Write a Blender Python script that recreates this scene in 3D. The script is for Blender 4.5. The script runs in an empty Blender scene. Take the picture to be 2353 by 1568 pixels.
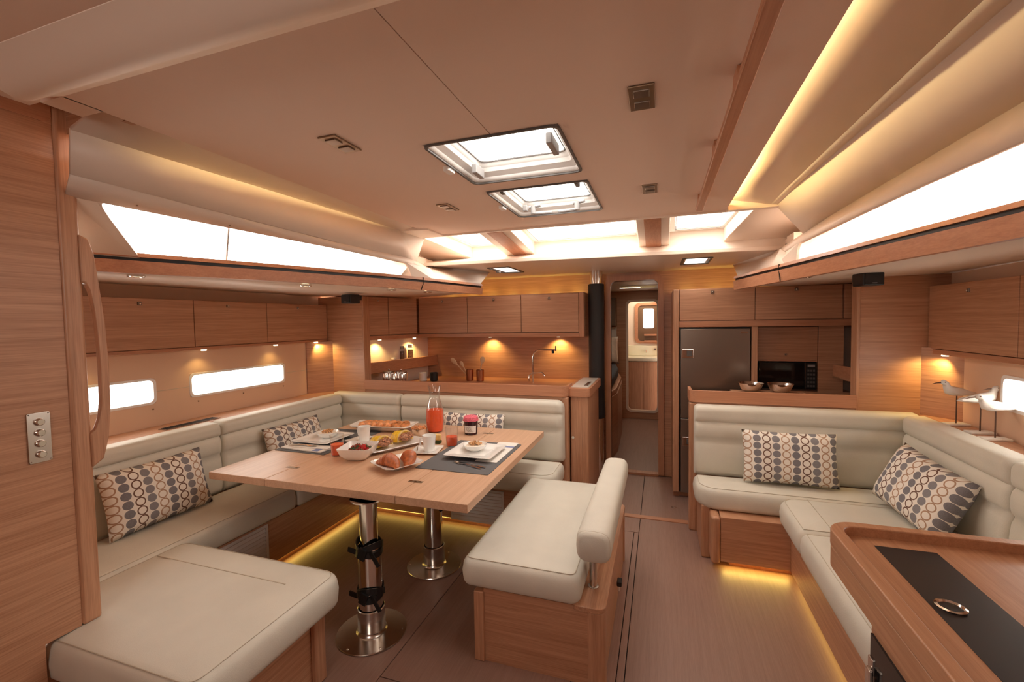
import bpy, bmesh, math, random
from mathutils import Vector, Matrix, Euler
random.seed(7)
S = bpy.context.scene
COL = S.collection
R = math.radians

# ------------------------------------------------------------------ camera
cam = bpy.data.cameras.new('camera')
cam.sensor_width = 36.0
cam.lens = 1014.73 / 2353 * 36.0
cam.clip_start = 0.02
cam.clip_end = 200
cam_o = bpy.data.objects.new('camera', cam)
COL.objects.link(cam_o)
yaw, pitch, roll = R(18.6003), R(-2.56015), R(-0.94483)
fw = Vector((-math.sin(yaw) * math.cos(pitch), math.cos(yaw) * math.cos(pitch), math.sin(pitch)))
rt = Vector((math.cos(yaw), math.sin(yaw), 0))
up = rt.cross(fw)
r2 = rt * math.cos(roll) + up * math.sin(roll)
u2 = -rt * math.sin(roll) + up * math.cos(roll)
m3 = Matrix((r2, u2, -fw)).transposed()
cam_o.matrix_world = Matrix.Translation((0, 0, 1.53)) @ m3.to_4x4()
S.camera = cam_o

# ------------------------------------------------------------------ world and exposure
W = bpy.data.worlds.new('world')
S.world = W
W.use_nodes = True
bg = W.node_tree.nodes['Background']
bg.inputs[0].default_value = (1.0, 0.885, 0.775, 1)
bg.inputs[1].default_value = 11.6
S.view_settings.view_transform = 'Standard'
S.view_settings.look = 'None'
S.view_settings.gamma = 1
S.view_settings.use_curve_mapping = False
S.view_settings.exposure = 0.0
S.cycles.use_denoising = True
S.cycles.max_bounces = 10
S.cycles.diffuse_bounces = 7
S.cycles.glossy_bounces = 4
S.cycles.transparent_max_bounces = 16
S.cycles.transmission_bounces = 8
S.cycles.sample_clamp_indirect = 6
S.cycles.caustics_reflective = False
S.cycles.caustics_refractive = False


def area(name, loc, direction, sx, sy, color=(1, 1, 1), power=0, portal=False, spread=180):
    l = bpy.data.lights.new(name, 'AREA')
    l.shape = 'RECTANGLE'
    l.size, l.size_y = sx, sy
    l.color = color
    l.energy = power
    l.spread = R(spread)
    if portal:
        l.cycles.is_portal = True
    o = bpy.data.objects.new(name, l)
    COL.objects.link(o)
    o.location = loc
    d = Vector(direction).normalized()
    o.rotation_euler = d.to_track_quat('-Z', 'Y').to_euler()
    return o


def area2(name, p0, p1, direction, width, color, power):
    """strip light from p0 to p1 that shines towards direction"""
    p0, p1, d = Vector(p0), Vector(p1), Vector(direction).normalized()
    l = bpy.data.lights.new(name, 'AREA')
    l.shape = 'RECTANGLE'
    x = (p1 - p0)
    l.size, l.size_y = x.length, width
    l.color, l.energy = color, power
    o = bpy.data.objects.new(name, l)
    COL.objects.link(o)
    xa = x.normalized()
    z = (-d - (-d).dot(xa) * xa).normalized()
    ya = z.cross(xa)
    o.matrix_world = Matrix.Translation((p0 + p1) / 2) @ Matrix((xa, ya, z)).transposed().to_4x4()
    return o


def spot(name, loc, direction, power, color, angle=110, blend=0.8, r=0.02):
    l = bpy.data.lights.new(name, 'SPOT')
    l.energy, l.color = power, color
    l.spot_size, l.spot_blend, l.shadow_soft_size = R(angle), blend, r
    o = bpy.data.objects.new(name, l)
    COL.objects.link(o)
    o.location = loc
    o.rotation_euler = Vector(direction).to_track_quat('-Z', 'Y').to_euler()
    return o


YEL = (1.0, 0.70, 0.15)
WARM = (1.0, 0.68, 0.38)
# daylight comes in through the real openings; the portals only tell the renderer where they are
area('portal_companionway', (-0.55, -1.62, 1.82), (0, 1, 0), 0.7, 0.6, portal=True)
area('portal_hatch_aft', (-0.56, 1.675, 2.262), (0, 0, -1), 0.52, 0.50, portal=True)
area('portal_hatch_forward', (-0.57, 2.335, 2.262), (0, 0, -1), 0.55, 0.60, portal=True)
area2('portal_front', (-1.75, 3.25, 2.22), (0.6, 3.25, 2.22), (0, -0.25, -1), 0.62, (1, 1, 1), 0).data.cycles.is_portal = True
area2('portal_left_window', (-2.30, 1.1, 1.93), (-1.75, 2.75, 1.92), (1, 0.35, -0.5), 0.34, (1, 1, 1), 0).data.cycles.is_portal = True
area2('portal_right_window', (1.09, 0.55, 1.95), (0.78, 2.9, 1.92), (-1, -0.1, -0.3), 0.34, (1, 1, 1), 0).data.cycles.is_portal = True
area('portal_hull_window_left', (-3.12, 2.0, 1.125), (1, 0, 0), 1.9, 0.22, portal=True)
area('portal_hull_window_right', (1.74, 2.5, 1.13), (-1, 0, 0), 0.9, 0.22, portal=True)

# led strips and lamps of the saloon
for k in range(7):
    area2('led_galley_left', (-2.28 + k * .24, 4.33, 1.812), (-2.20 + k * .24, 4.33, 1.812), (0, 0.85, 0.5), 0.015, YEL, .14)
for k in range(5):
    area2('led_galley_right', (0.20 + k * .24, 4.30, 1.80), (0.28 + k * .24, 4.30, 1.80), (0, 0.85, 0.5), 0.015, YEL, .14)
area2('led_cove_left', (-1.53, 1.15, 2.212), (-1.53, 2.62, 2.212), (-1, 0, 0.5), 0.012, (1, 0.74, 0.34), 3.0)
area2('led_cove_right', (0.335, -0.4, 2.212), (0.335, 2.88, 2.212), (1, 0, 0.25), 0.012, (1, 0.76, 0.38), 4.8)
area2('led_cove_right_forward', (0.335, 2.15, 2.212), (0.335, 2.88, 2.212), (1, 0, 0.35), 0.012, (1, 0.72, 0.25), 1.5)
area2('led_kick_left', (-2.31, 1.6, 0.035), (-2.31, 2.90, 0.035), (1, 0, -0.45), 0.012, YEL, .7)
area2('led_kick_front', (-2.25, 2.99, 0.035), (-0.80, 2.99, 0.035), (0, -1, -0.45), 0.012, YEL, .7)
area2('led_kick_right_front', (0.36, 2.93, 0.042), (0.72, 2.93, 0.042), (0, -1, -0.35), 0.012, YEL, .5)
area2('led_kick_right_side', (0.745, 1.65, 0.042), (0.745, 2.85, 0.042), (-1, 0, -0.45), 0.012, YEL, .28)


# ------------------------------------------------------------------ materials
def newmat(name):
    m = bpy.data.materials.new(name)
    m.use_nodes = True
    nt = m.node_tree
    b = nt.nodes['Principled BSDF']
    return m, nt, b


def solid(name, col, rough=0.5, metal=0.0, spec=0.5, bump=0.0, bscale=200, coat=0.0, noise=0.0, nscale=8, emit=None, estr=0):
    m, nt, b = newmat(name)
    b.inputs['Base Color'].default_value = (*col, 1)
    b.inputs['Roughness'].default_value = rough
    b.inputs['Metallic'].default_value = metal
    b.inputs['Specular IOR Level'].default_value = spec
    b.inputs['Coat Weight'].default_value = coat
    if emit:
        b.inputs['Emission Color'].default_value = (*emit, 1)
        b.inputs['Emission Strength'].default_value = estr
    tc = nt.nodes.new('ShaderNodeTexCoord')
    if bump:
        n = nt.nodes.new('ShaderNodeTexNoise')
        n.inputs['Scale'].default_value = bscale
        n.inputs['Detail'].default_value = 3
        nt.links.new(tc.outputs['Object'], n.inputs['Vector'])
        bp = nt.nodes.new('ShaderNodeBump')
        bp.inputs['Strength'].default_value = bump
        bp.inputs['Distance'].default_value = 0.002
        nt.links.new(n.outputs['Fac'], bp.inputs['Height'])
        nt.links.new(bp.outputs['Normal'], b.inputs['Normal'])
    if noise:
        n = nt.nodes.new('ShaderNodeTexNoise')
        n.inputs['Scale'].default_value = nscale
        n.inputs['Detail'].default_value = 4
        nt.links.new(tc.outputs['Object'], n.inputs['Vector'])
        r = nt.nodes.new('ShaderNodeValToRGB')
        r.color_ramp.elements[0].position = 0.3
        r.color_ramp.elements[1].position = 0.7
        r.color_ramp.elements[0].color = (*[c * (1 - noise) for c in col], 1)
        r.color_ramp.elements[1].color = (*[min(1, c * (1 + noise)) for c in col], 1)
        nt.links.new(n.outputs['Fac'], r.inputs['Fac'])
        nt.links.new(r.outputs['Color'], b.inputs['Base Color'])
    return m


def wood(name, light, dark, scale, rough=0.42, coat=0.15):
    """scale: noise frequency per axis; the grain runs along the axis with the small number"""
    m, nt, b = newmat(name)
    tc = nt.nodes.new('ShaderNodeTexCoord')

    def layer(mul, detail, add):
        mp = nt.nodes.new('ShaderNodeMapping')
        mp.inputs['Scale'].default_value = tuple(s * mul for s in scale)
        mp.inputs['Location'].default_value = (add, add * 2, add * 3)
        n = nt.nodes.new('ShaderNodeTexNoise')
        n.inputs['Scale'].default_value = 1
        n.inputs['Detail'].default_value = detail
        n.inputs['Roughness'].default_value = 0.6
        nt.links.new(tc.outputs['Object'], mp.inputs['Vector'])
        nt.links.new(mp.outputs['Vector'], n.inputs['Vector'])
        return n.outputs['Fac']
    a, c = layer(1, 5, 0.3), layer(4.2, 3, 5.1)
    mix = nt.nodes.new('ShaderNodeMath')
    mix.operation = 'MULTIPLY_ADD'
    mix.inputs[1].default_value = 0.45
    nt.links.new(c, mix.inputs[0])
    sc = nt.nodes.new('ShaderNodeMath')
    sc.operation = 'MULTIPLY'
    sc.inputs[1].default_value = 0.55
    nt.links.new(a, sc.inputs[0])
    nt.links.new(sc.outputs[0], mix.inputs[2])
    r = nt.nodes.new('ShaderNodeValToRGB')
    r.color_ramp.elements[0].position = 0.36
    r.color_ramp.elements[1].position = 0.62
    r.color_ramp.elements[0].color = (*dark, 1)
    r.color_ramp.elements[1].color = (*light, 1)
    nt.links.new(mix.outputs[0], r.inputs['Fac'])
    nt.links.new(r.outputs['Color'], b.inputs['Base Color'])
    b.inputs['Roughness'].default_value = rough
    b.inputs['Coat Weight'].default_value = coat
    b.inputs['Coat Roughness'].default_value = 0.3
    bp = nt.nodes.new('ShaderNodeBump')
    bp.inputs['Strength'].default_value = 0.12
    bp.inputs['Distance'].default_value = 0.001
    nt.links.new(mix.outputs[0], bp.inputs['Height'])
    nt.links.new(bp.outputs['Normal'], b.inputs['Normal'])
    return m


OL, OD = (0.57, 0.31, 0.185), (0.38, 0.18, 0.096)
M = {}
M['oak_h'] = wood('oak_horizontal_grain', OL, OD, (1.6, 1.6, 75))
M['oak_v'] = wood('oak_vertical_grain', OL, OD, (60, 60, 2))
M['oak_y'] = wood('oak_lengthwise_grain', OL, OD, (60, 1.6, 60))
M['oak_x'] = wood('oak_crosswise_grain', OL, OD, (1.6, 60, 60))
M['table'] = wood('table_oak', (0.68, 0.44, 0.29), (0.56, 0.335, 0.205), (55, 1.4, 55), rough=0.38)
M['chart'] = wood('chart_table_oak', (0.50, 0.27, 0.155), (0.38, 0.185, 0.10), (60, 1.6, 60))
M['walnut_x'] = wood('warm_trim_oak_crosswise', (0.52, 0.25, 0.14), (0.40, 0.17, 0.09), (1.6, 60, 60))
M['walnut_v'] = wood('warm_trim_oak_upright', (0.50, 0.25, 0.14), (0.39, 0.17, 0.09), (60, 60, 2))
M['walnut'] = wood('warm_trim_oak', (0.52, 0.25, 0.14), (0.40, 0.17, 0.09), (60, 1.6, 60))
M['floor'] = wood('sole_board', (0.31, 0.185, 0.145), (0.25, 0.143, 0.108), (90, 3, 90), rough=0.45)
M['seam'] = solid('dark_seam', (0.03, 0.018, 0.012), 0.8)
M['ceiling'] = solid('ceiling_vinyl', (0.80, 0.63, 0.53), 0.75, bump=0.1, bscale=350)
M['liner'] = solid('liner_gelcoat', (0.82, 0.70, 0.60), 0.45, bump=0.05, bscale=20)
M['hull'] = solid('hull_lining', (0.74, 0.52, 0.37), 0.6, bump=0.1, bscale=300)
M['white'] = solid('white_plastic', (0.86, 0.84, 0.82), 0.35)
M['leather'] = solid('cream_leather', (0.66, 0.635, 0.555), 0.52, bump=0.35, bscale=420, noise=0.05, nscale=5)
M['stitch'] = solid('seam_thread', (0.55, 0.49, 0.39), 0.7)
M['chrome'] = solid('polished_steel', (0.80, 0.77, 0.73), 0.12, 1.0)
M['steel'] = solid('brushed_steel', (0.30, 0.245, 0.205), 0.30, 1.0)
M['pedestal'] = solid('pedestal_steel', (0.66, 0.62, 0.58), 0.22, 1.0)
M['brass'] = solid('satin_metal', (0.34, 0.25, 0.17), 0.35, 1.0)
M['black'] = solid('black_plastic', (0.012, 0.012, 0.013), 0.4)
M['blackcloth'] = solid('black_leather', (0.014, 0.013, 0.014), 0.6, bump=0.4, bscale=250)
M['blackglass'] = solid('black_glass', (0.008, 0.008, 0.009), 0.08)
M['blackpanel'] = solid('black_laminate', (0.015, 0.011, 0.012), 0.45)
M['rubber'] = solid('dark_gasket', (0.10, 0.09, 0.085), 0.5)
M['grey'] = solid('grey_plastic', (0.30, 0.29, 0.29), 0.4)
M['porcelain'] = solid('white_porcelain', (0.85, 0.85, 0.83), 0.18, coat=0.4)
M['greyplate'] = solid('pale_grey_porcelain', (0.66, 0.62, 0.60), 0.22, coat=0.3)
M['placemat'] = solid('grey_woven_mat', (0.12, 0.12, 0.125), 0.75, bump=0.6, bscale=500)
M['napkin'] = solid('white_napkin', (0.80, 0.76, 0.71), 0.85, bump=0.4, bscale=400)
M['blue'] = solid('blue_stripe', (0.20, 0.24, 0.42), 0.85)
M['juice'] = solid('orange_juice', (0.90, 0.12, 0.035), 0.25, noise=0.06, nscale=30)
M['jam'] = solid('dark_jam', (0.035, 0.008, 0.012), 0.15)
M['pink'] = solid('pink_gingham', (0.72, 0.14, 0.20), 0.6, noise=0.4, nscale=140)
M['label'] = solid('paper_label', (0.78, 0.76, 0.73), 0.7, noise=0.12, nscale=120)
M['croissant'] = solid('baked_crust', (0.44, 0.12, 0.035), 0.42, noise=0.35, nscale=45, bump=0.6, bscale=90)
M['pastry'] = solid('glazed_pastry', (0.66, 0.28, 0.11), 0.4, noise=0.45, nscale=40, bump=0.6, bscale=80)
M['strawberry'] = solid('strawberry_red', (0.50, 0.02, 0.02), 0.3, noise=0.3, nscale=140)
M['leaf'] = solid('leaf_green', (0.05, 0.09, 0.03), 0.6)
M['pineapple'] = solid('pineapple_yellow', (0.82, 0.52, 0.03), 0.4, noise=0.25, nscale=60, bump=0.5, bscale=120)
M['rind'] = solid('pineapple_edge', (0.80, 0.58, 0.22), 0.5)
M['nuts'] = solid('mixed_nuts', (0.42, 0.20, 0.11), 0.6, noise=0.6, nscale=110)
M['granola'] = solid('toasted_granola', (0.62, 0.35, 0.16), 0.65, noise=0.5, nscale=100)
M['cream'] = solid('yoghurt', (0.82, 0.74, 0.62), 0.4)
M['bird'] = solid('white_painted_wood', (0.80, 0.76, 0.70), 0.6, bump=0.4, bscale=60)
M['darkwood'] = solid('dark_brown_wood', (0.10, 0.045, 0.025), 0.5)
M['spoonwood'] = solid('pale_beech', (0.62, 0.42, 0.26), 0.6)
M['copper'] = solid('copper_tin', (0.55, 0.24, 0.13), 0.25, 1.0)
M['duvet'] = solid('dark_bedspread', (0.035, 0.035, 0.045), 0.8, bump=0.3, bscale=60)
M['satin'] = solid('satin_fabric', (0.62, 0.50, 0.42), 0.35, noise=0.12, nscale=12)
M['book'] = solid('dark_green_cloth', (0.03, 0.05, 0.03), 0.7)
M['worktop'] = solid('pale_worktop', (0.62, 0.58, 0.52), 0.3)
M['lamp'] = solid('lamp_glow', (1, 0.9, 0.7), 0.5, emit=(1, 0.80, 0.50), estr=5)
M['led'] = solid('led_strip', (1, 0.8, 0.3), 0.5, emit=(1.0, 0.66, 0.14), estr=1.6)
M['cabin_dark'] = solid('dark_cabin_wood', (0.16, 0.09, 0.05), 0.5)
M['basin'] = solid('basin_acrylic', (0.80, 0.78, 0.62), 0.3)
M['mirror'] = solid('mirror', (0.85, 0.82, 0.75), 0.04, 1.0)
M['glow_cream'] = solid('emissive_window_glow', (1, 1, 1), 0.5, emit=(1, 0.99, 0.96), estr=2.2)


def glass(name, tint=(1, 1, 1), fac=0.06, gl=0.03):
    m = bpy.data.materials.new(name)
    m.use_nodes = True
    nt = m.node_tree
    nt.nodes.clear()
    out = nt.nodes.new('ShaderNodeOutputMaterial')
    t = nt.nodes.new('ShaderNodeBsdfTransparent')
    t.inputs[0].default_value = (*tint, 1)
    g = nt.nodes.new('ShaderNodeBsdfGlossy')
    g.inputs['Roughness'].default_value = gl
    lw = nt.nodes.new('ShaderNodeLayerWeight')
    lw.inputs[0].default_value = 0.5
    mr = nt.nodes.new('ShaderNodeMath')
    mr.operation = 'MULTIPLY_ADD'
    mr.use_clamp = True
    mr.inputs[1].default_value = 0.55
    mr.inputs[2].default_value = fac
    pw = nt.nodes.new('ShaderNodeMath')
    pw.operation = 'POWER'
    pw.inputs[1].default_value = 2.5
    nt.links.new(lw.outputs['Facing'], pw.inputs[0])
    nt.links.new(pw.outputs[0], mr.inputs[0])
    mx = nt.nodes.new('ShaderNodeMixShader')
    nt.links.new(mr.outputs[0], mx.inputs[0])
    nt.links.new(t.outputs[0], mx.inputs[1])
    nt.links.new(g.outputs[0], mx.inputs[2])
    nt.links.new(mx.outputs[0], out.inputs[0])
    return m


M['glass'] = glass('clear_glass', (0.97, 0.97, 0.97), 0.04)
M['pane'] = glass('window_pane', (0.94, 0.96, 0.97), 0.02)


def pillow_mat():
    """printed cotton: columns of grey discs and of brown and tan rings"""
    m, nt, b = newmat('ring_print_cotton')
    N, L = nt.nodes, nt.links

    def mth(op, a, b_=None, c=None, clamp=False):
        n = N.new('ShaderNodeMath')
        n.operation = op
        n.use_clamp = clamp
        for i, v in enumerate((a, b_, c)):
            if v is None:
                continue
            if isinstance(v, (int, float)):
                n.inputs[i].default_value = v
            else:
                L.new(v, n.inputs[i])
        return n.outputs[0]
    tc = N.new('ShaderNodeTexCoord')
    sp = N.new('ShaderNodeSeparateXYZ')
    L.new(tc.outputs['Object'], sp.inputs[0])
    p, q = 0.0525, 0.0455
    u = mth('ADD', mth('DIVIDE', sp.outputs[0], p), 100.0)
    v = mth('ADD', mth('DIVIDE', sp.outputs[2], q), 100.0)
    cu = mth('FLOOR', u)
    fu = mth('MULTIPLY', mth('SUBTRACT', mth('FRACT', u), 0.5), 1.12)
    fv = mth('SUBTRACT', mth('FRACT', v), 0.5)
    d = mth('SQRT', mth('ADD', mth('MULTIPLY', fu, fu), mth('MULTIPLY', fv, fv)))
    odd = mth('MODULO', cu, 2.0)
    four = mth('MODULO', cu, 4.0)
    hi = mth('GREATER_THAN', four, 1.5)
    disc = mth('MULTIPLY', mth('LESS_THAN', d, 0.47), mth('SUBTRACT', 1.0, odd))
    ring = mth('MULTIPLY', mth('MULTIPLY', mth('LESS_THAN', d, 0.50), mth('GREATER_THAN', d, 0.37)), odd)
    nz = N.new('ShaderNodeTexNoise')
    nz.inputs['Scale'].default_value = 260
    L.new(tc.outputs['Object'], nz.inputs['Vector'])

    def mixc(f, a, c):
        n = N.new('ShaderNodeMix')
        n.data_type = 'RGBA'
        L.new(f, n.inputs[0])
        for i, x in ((6, a), (7, c)):
            if isinstance(x, tuple):
                n.inputs[i].default_value = (*x, 1)
            else:
                L.new(x, n.inputs[i])
        return n.outputs[2]
    dc = mixc(hi, (0.13, 0.125, 0.14), (0.20, 0.19, 0.20))
    dc = mixc(nz.outputs['Fac'], dc, (0.26, 0.25, 0.27))
    rc = mixc(hi, (0.15, 0.075, 0.05), (0.42, 0.26, 0.17))
    c0 = mixc(disc, (0.82, 0.77, 0.70), dc)
    c1 = mixc(ring, c0, rc)
    L.new(c1, b.inputs['Base Color'])
    b.inputs['Roughness'].default_value = 0.85
    bp = N.new('ShaderNodeBump')
    bp.inputs['Strength'].default_value = 0.3
    bp.inputs['Distance'].default_value = 0.001
    L.new(nz.outputs['Fac'], bp.inputs['Height'])
    L.new(bp.outputs['Normal'], b.inputs['Normal'])
    return m


M['pillow'] = pillow_mat()

# ------------------------------------------------------------------ mesh helpers
ORG = {}


class MB:
    def __init__(self):
        self.v, self.f = [], []

    def add(self, vs, fs):
        o = len(self.v)
        self.v += [tuple(p) for p in vs]
        self.f += [tuple(i + o for i in f) for f in fs]
        return self

    def box(self, x0, x1, y0, y1, z0, z1):
        return self.add([(x0, y0, z0), (x1, y0, z0), (x1, y1, z0), (x0, y1, z0), (x0, y0, z1), (x1, y0, z1), (x1, y1, z1), (x0, y1, z1)],
                        [(0, 3, 2, 1), (4, 5, 6, 7), (0, 1, 5, 4), (1, 2, 6, 5), (2, 3, 7, 6), (3, 0, 4, 7)])

    def prism(self, pts, a, b, axis='z'):
        def mk(p, t):
            return {'z': (p[0], p[1], t), 'y': (p[0], t, p[1]), 'x': (t, p[0], p[1])}[axis]
        n = len(pts)
        vs = [mk(p, a) for p in pts] + [mk(p, b) for p in pts]
        fs = [tuple(range(n - 1, -1, -1)), tuple(range(n, 2 * n))] + [(i, (i + 1) % n, n + (i + 1) % n, n + i) for i in range(n)]
        return self.add(vs, fs)

    def loft(self, secs, closed=True, caps=True):
        n = len(secs[0])
        vs = [p for s in secs for p in s]
        fs = []
        for k in range(len(secs) - 1):
            for i in range(n if closed else n - 1):
                j = (i + 1) % n
                fs.append((k * n + i, k * n + j, (k + 1) * n + j, (k + 1) * n + i))
        if caps and closed:
            fs.append(tuple(range(n - 1, -1, -1)))
            fs.append(tuple((len(secs) - 1) * n + i for i in range(n)))
        return self.add(vs, fs)

    def tube(self, path, r, n=10, rs=None, flat=1.0):
        path = [Vector(p) for p in path]
        secs = []
        prev = None
        for i, p in enumerate(path):
            t = (path[min(i + 1, len(path) - 1)] - path[max(i - 1, 0)]).normalized()
            a = prev if prev is not None else (Vector((0, 0, 1)) if abs(t.z) < 0.9 else Vector((1, 0, 0)))
            u = (a - a.dot(t) * t).normalized()
            w = t.cross(u)
            prev = u
            rr = rs[i] if rs else r
            secs.append([p + (u * math.cos(2 * math.pi * k / n) * flat + w * math.sin(2 * math.pi * k / n)) * rr for k in range(n)])
        return self.loft(secs)

    def lathe(self, prof, c=(0, 0, 0), n=24, closed_ends=True):
        secs = []
        for r, z in prof:
            secs.append([(c[0] + r * math.cos(2 * math.pi * k / n), c[1] + r * math.sin(2 * math.pi * k / n), c[2] + z) for k in range(n)])
        return self.loft(secs, caps=closed_ends)

    def ball(self, c, rx, ry=None, rz=None, n=12, m=8):
        ry, rz = ry or rx, rz or rx
        secs = []
        for i in range(m + 1):
            a = -math.pi / 2 + math.pi * i / m
            k = max(math.cos(a), 0.02)
            secs.append([(c[0] + rx * k * math.cos(2 * math.pi * j / n), c[1] + ry * k * math.sin(2 * math.pi * j / n), c[2] + rz * math.sin(a)) for j in range(n)])
        return self.loft(secs)

    def xf(self, mat, start=0):
        self.v[start:] = [tuple(mat @ Vector(p)) for p in self.v[start:]]
        return self

    def build(self, name, mat, parent=None, bevel=0, seg=2, smooth=False, local=False, sharp=38, sub=0, solid_=0, label=None, cat=None, group=None, kind=None):
        me = bpy.data.meshes.new(name)
        vs = [Vector(p) for p in self.v]
        if parent is None:
            xs, ys, zs = [p.x for p in vs], [p.y for p in vs], [p.z for p in vs]
            org = Vector(((min(xs) + max(xs)) / 2, (min(ys) + max(ys)) / 2, min(zs)))
        else:
            org = ORG.get(parent.name, Vector((0, 0, 0)))
        off = Vector((0, 0, 0)) if local else org
        me.from_pydata([p - off for p in vs], [], self.f)
        bm = bmesh.new()
        bm.from_mesh(me)
        bmesh.ops.recalc_face_normals(bm, faces=bm.faces)
        if smooth or bevel:
            for f in bm.faces:
                f.smooth = True
            if not bevel:
                for e in bm.edges:
                    if len(e.link_faces) == 2 and e.calc_face_angle(0) > R(sharp):
                        e.smooth = False
        bm.to_mesh(me)
        bm.free()
        me.materials.append(M[mat] if isinstance(mat, str) else mat)
        o = bpy.data.objects.new(name, me)
        COL.objects.link(o)
        if parent is None:
            if not local:
                o.location = org
        else:
            o.parent = parent
        ORG[o.name] = org
        if solid_:
            s = o.modifiers.new('thickness', 'SOLIDIFY')
            s.thickness = solid_
            s.offset = 0
        if bevel:
            b = o.modifiers.new('bevel', 'BEVEL')
            b.width, b.segments, b.limit_method, b.angle_limit = bevel, seg, 'ANGLE', R(35)
            b.harden_normals = True
        if sub:
            s = o.modifiers.new('smooth', 'SUBSURF')
            s.levels = s.render_levels = sub
        for k, v in (('label', label), ('category', cat), ('group', group), ('kind', kind)):
            if v:
                o[k] = v
        return o


def thing(name, label, cat, loc, rot=(0, 0, 0), group=None):
    o = bpy.data.objects.new(name, None)
    COL.objects.link(o)
    o.empty_display_size = 0.05
    o.location = loc
    o.rotation_euler = rot
    o['label'] = label
    o['category'] = cat
    if group:
        o['group'] = group
    ORG[o.name] = Vector(loc)
    return o


def dup(root, loc, label, rot=None, group=None):
    r = root.copy()
    COL.objects.link(r)
    r.location = loc
    if rot is not None:
        r.rotation_euler = rot
    r['label'] = label
    if group:
        r['group'] = group
    for ch in list(root.children):
        c = ch.copy()
        COL.objects.link(c)
        c.parent = r
        for g in list(ch.children):
            d = g.copy()
            COL.objects.link(d)
            d.parent = c
    return r


def struct(mb, name, mat, **k):
    k['kind'] = 'structure'
    return mb.build(name, mat, **k)


def box(*a):
    return MB().box(*a)


def rrect(x0, x1, y0, y1, r, n=5):
    pts = []
    for cx, cy, a0 in ((x1 - r, y1 - r, 0), (x0 + r, y1 - r, 90), (x0 + r, y0 + r, 180), (x1 - r, y0 + r, 270)):
        for k in range(n + 1):
            a = R(a0 + 90 * k / n)
            pts.append((cx + r * math.cos(a), cy + r * math.sin(a)))
    return pts


def frame(mb, outer, inner, a, b, axis='z'):
    """a ring between two outlines with equal point counts"""
    def mk(p, t):
        return {'z': (p[0], p[1], t), 'y': (p[0], t, p[1]), 'x': (t, p[0], p[1])}[axis]
    n = len(outer)
    vs = [mk(p, a) for p in outer] + [mk(p, b) for p in outer] + [mk(p, b) for p in inner] + [mk(p, a) for p in inner]
    fs = []
    for i in range(n):
        j = (i + 1) % n
        for k in range(4):
            l = (k + 1) % 4
            fs.append((k * n + i, k * n + j, l * n + j, l * n + i))
    return mb.add(vs, fs)


def lerp(a, b, t):
    return tuple(x + (y - x) * t for x, y in zip(a, b))


def poly_at(line, y):
    """point at a given y on a polyline of (x, y, z)"""
    for a, b in zip(line, line[1:]):
        if a[1] <= y <= b[1]:
            return lerp(a, b, (y - a[1]) / (b[1] - a[1]))
    return line[0] if y < line[0][1] else line[-1]


# ================================================================== THE SETTING
# ---- floor
fl = struct(box(-3.2, 1.9, -1.65, 4.52, -0.06, -0.012), 'floor', 'seam')
YS = [-1.6, 1.56, 3.222, 3.50, 4.467]
XS = [-2.45, -1.155, -0.182, -0.148, 0.80]
panels = [
    (-2.45, -1.157, -1.6, 3.3), (-1.153, -0.184, -1.6, 1.56), (-1.153, -0.184, 1.564, 3.6), (-0.180, -0.150, -1.6, 3.222),
    (-0.146, 0.9, -1.6, 3.46), (-0.36, -0.150, 3.226, 3.46), (-0.75, -0.364, 3.226, 4.46), (-0.36, -0.150, 3.52, 4.46), (-0.146, 0.9, 3.52, 4.46),
]
panels[2] = (-1.153, -0.364, 1.564, 3.222)
panels.append((-0.360, -0.184, 1.564, 3.222))
for p in panels:
    box(p[0], p[1], p[2], p[3], -0.012, 0.0).build('floor_panel', 'floor', fl, bevel=0.001, seg=1)
box(-0.30, 0.9, 3.462, 3.518, -0.012, 0.004).build('threshold_strip', 'walnut_x', fl)
# little lifting ring in the sole
rg = MB()
rg.lathe([(0.012, 0), (0.020, 0), (0.020, 0.003), (0.012, 0.003), (0.012, 0)], (0.10, 3.74, 0), 14, False)
rg.build('lifting_ring', 'chrome', fl, smooth=True, label='small round metal lifting ring')

# ---- ceiling: a hung flat panel with two hatches
HX0, HX1 = -0.815, -0.315
HA, HB = (1.44, 1.92), (2.05, 2.62)
CX0, CX1, CY0, CY1 = -1.565, 0.372, 0.79, 2.95
ce = MB()
ce.box(CX0, HX0, CY0, CY1, 2.17, 2.20)
ce.box(HX1, CX1, CY0, CY1, 2.17, 2.20)
ce.box(HX0, -0.5520, CY0, HA[0], 2.17, 2.20).box(-0.5490, HX1, CY0, HA[0], 2.17, 2.20)
ce.box(HX0, HX1, HA[1], HB[0], 2.17, 2.20).box(HX0, HX1, HB[1], CY1, 2.17, 2.20)
ce.box(-1.46, -1.42, CY0, CY1, 2.20, 2.29).box(0.25, 0.29, CY0, CY1, 2.20, 2.29)
ceil = struct(ce, 'ceiling', 'ceiling')
box(-.554, -.546, CY0, HA[0], 2.196, 2.204).build('centre_seam', 'seam', ceil)
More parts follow.
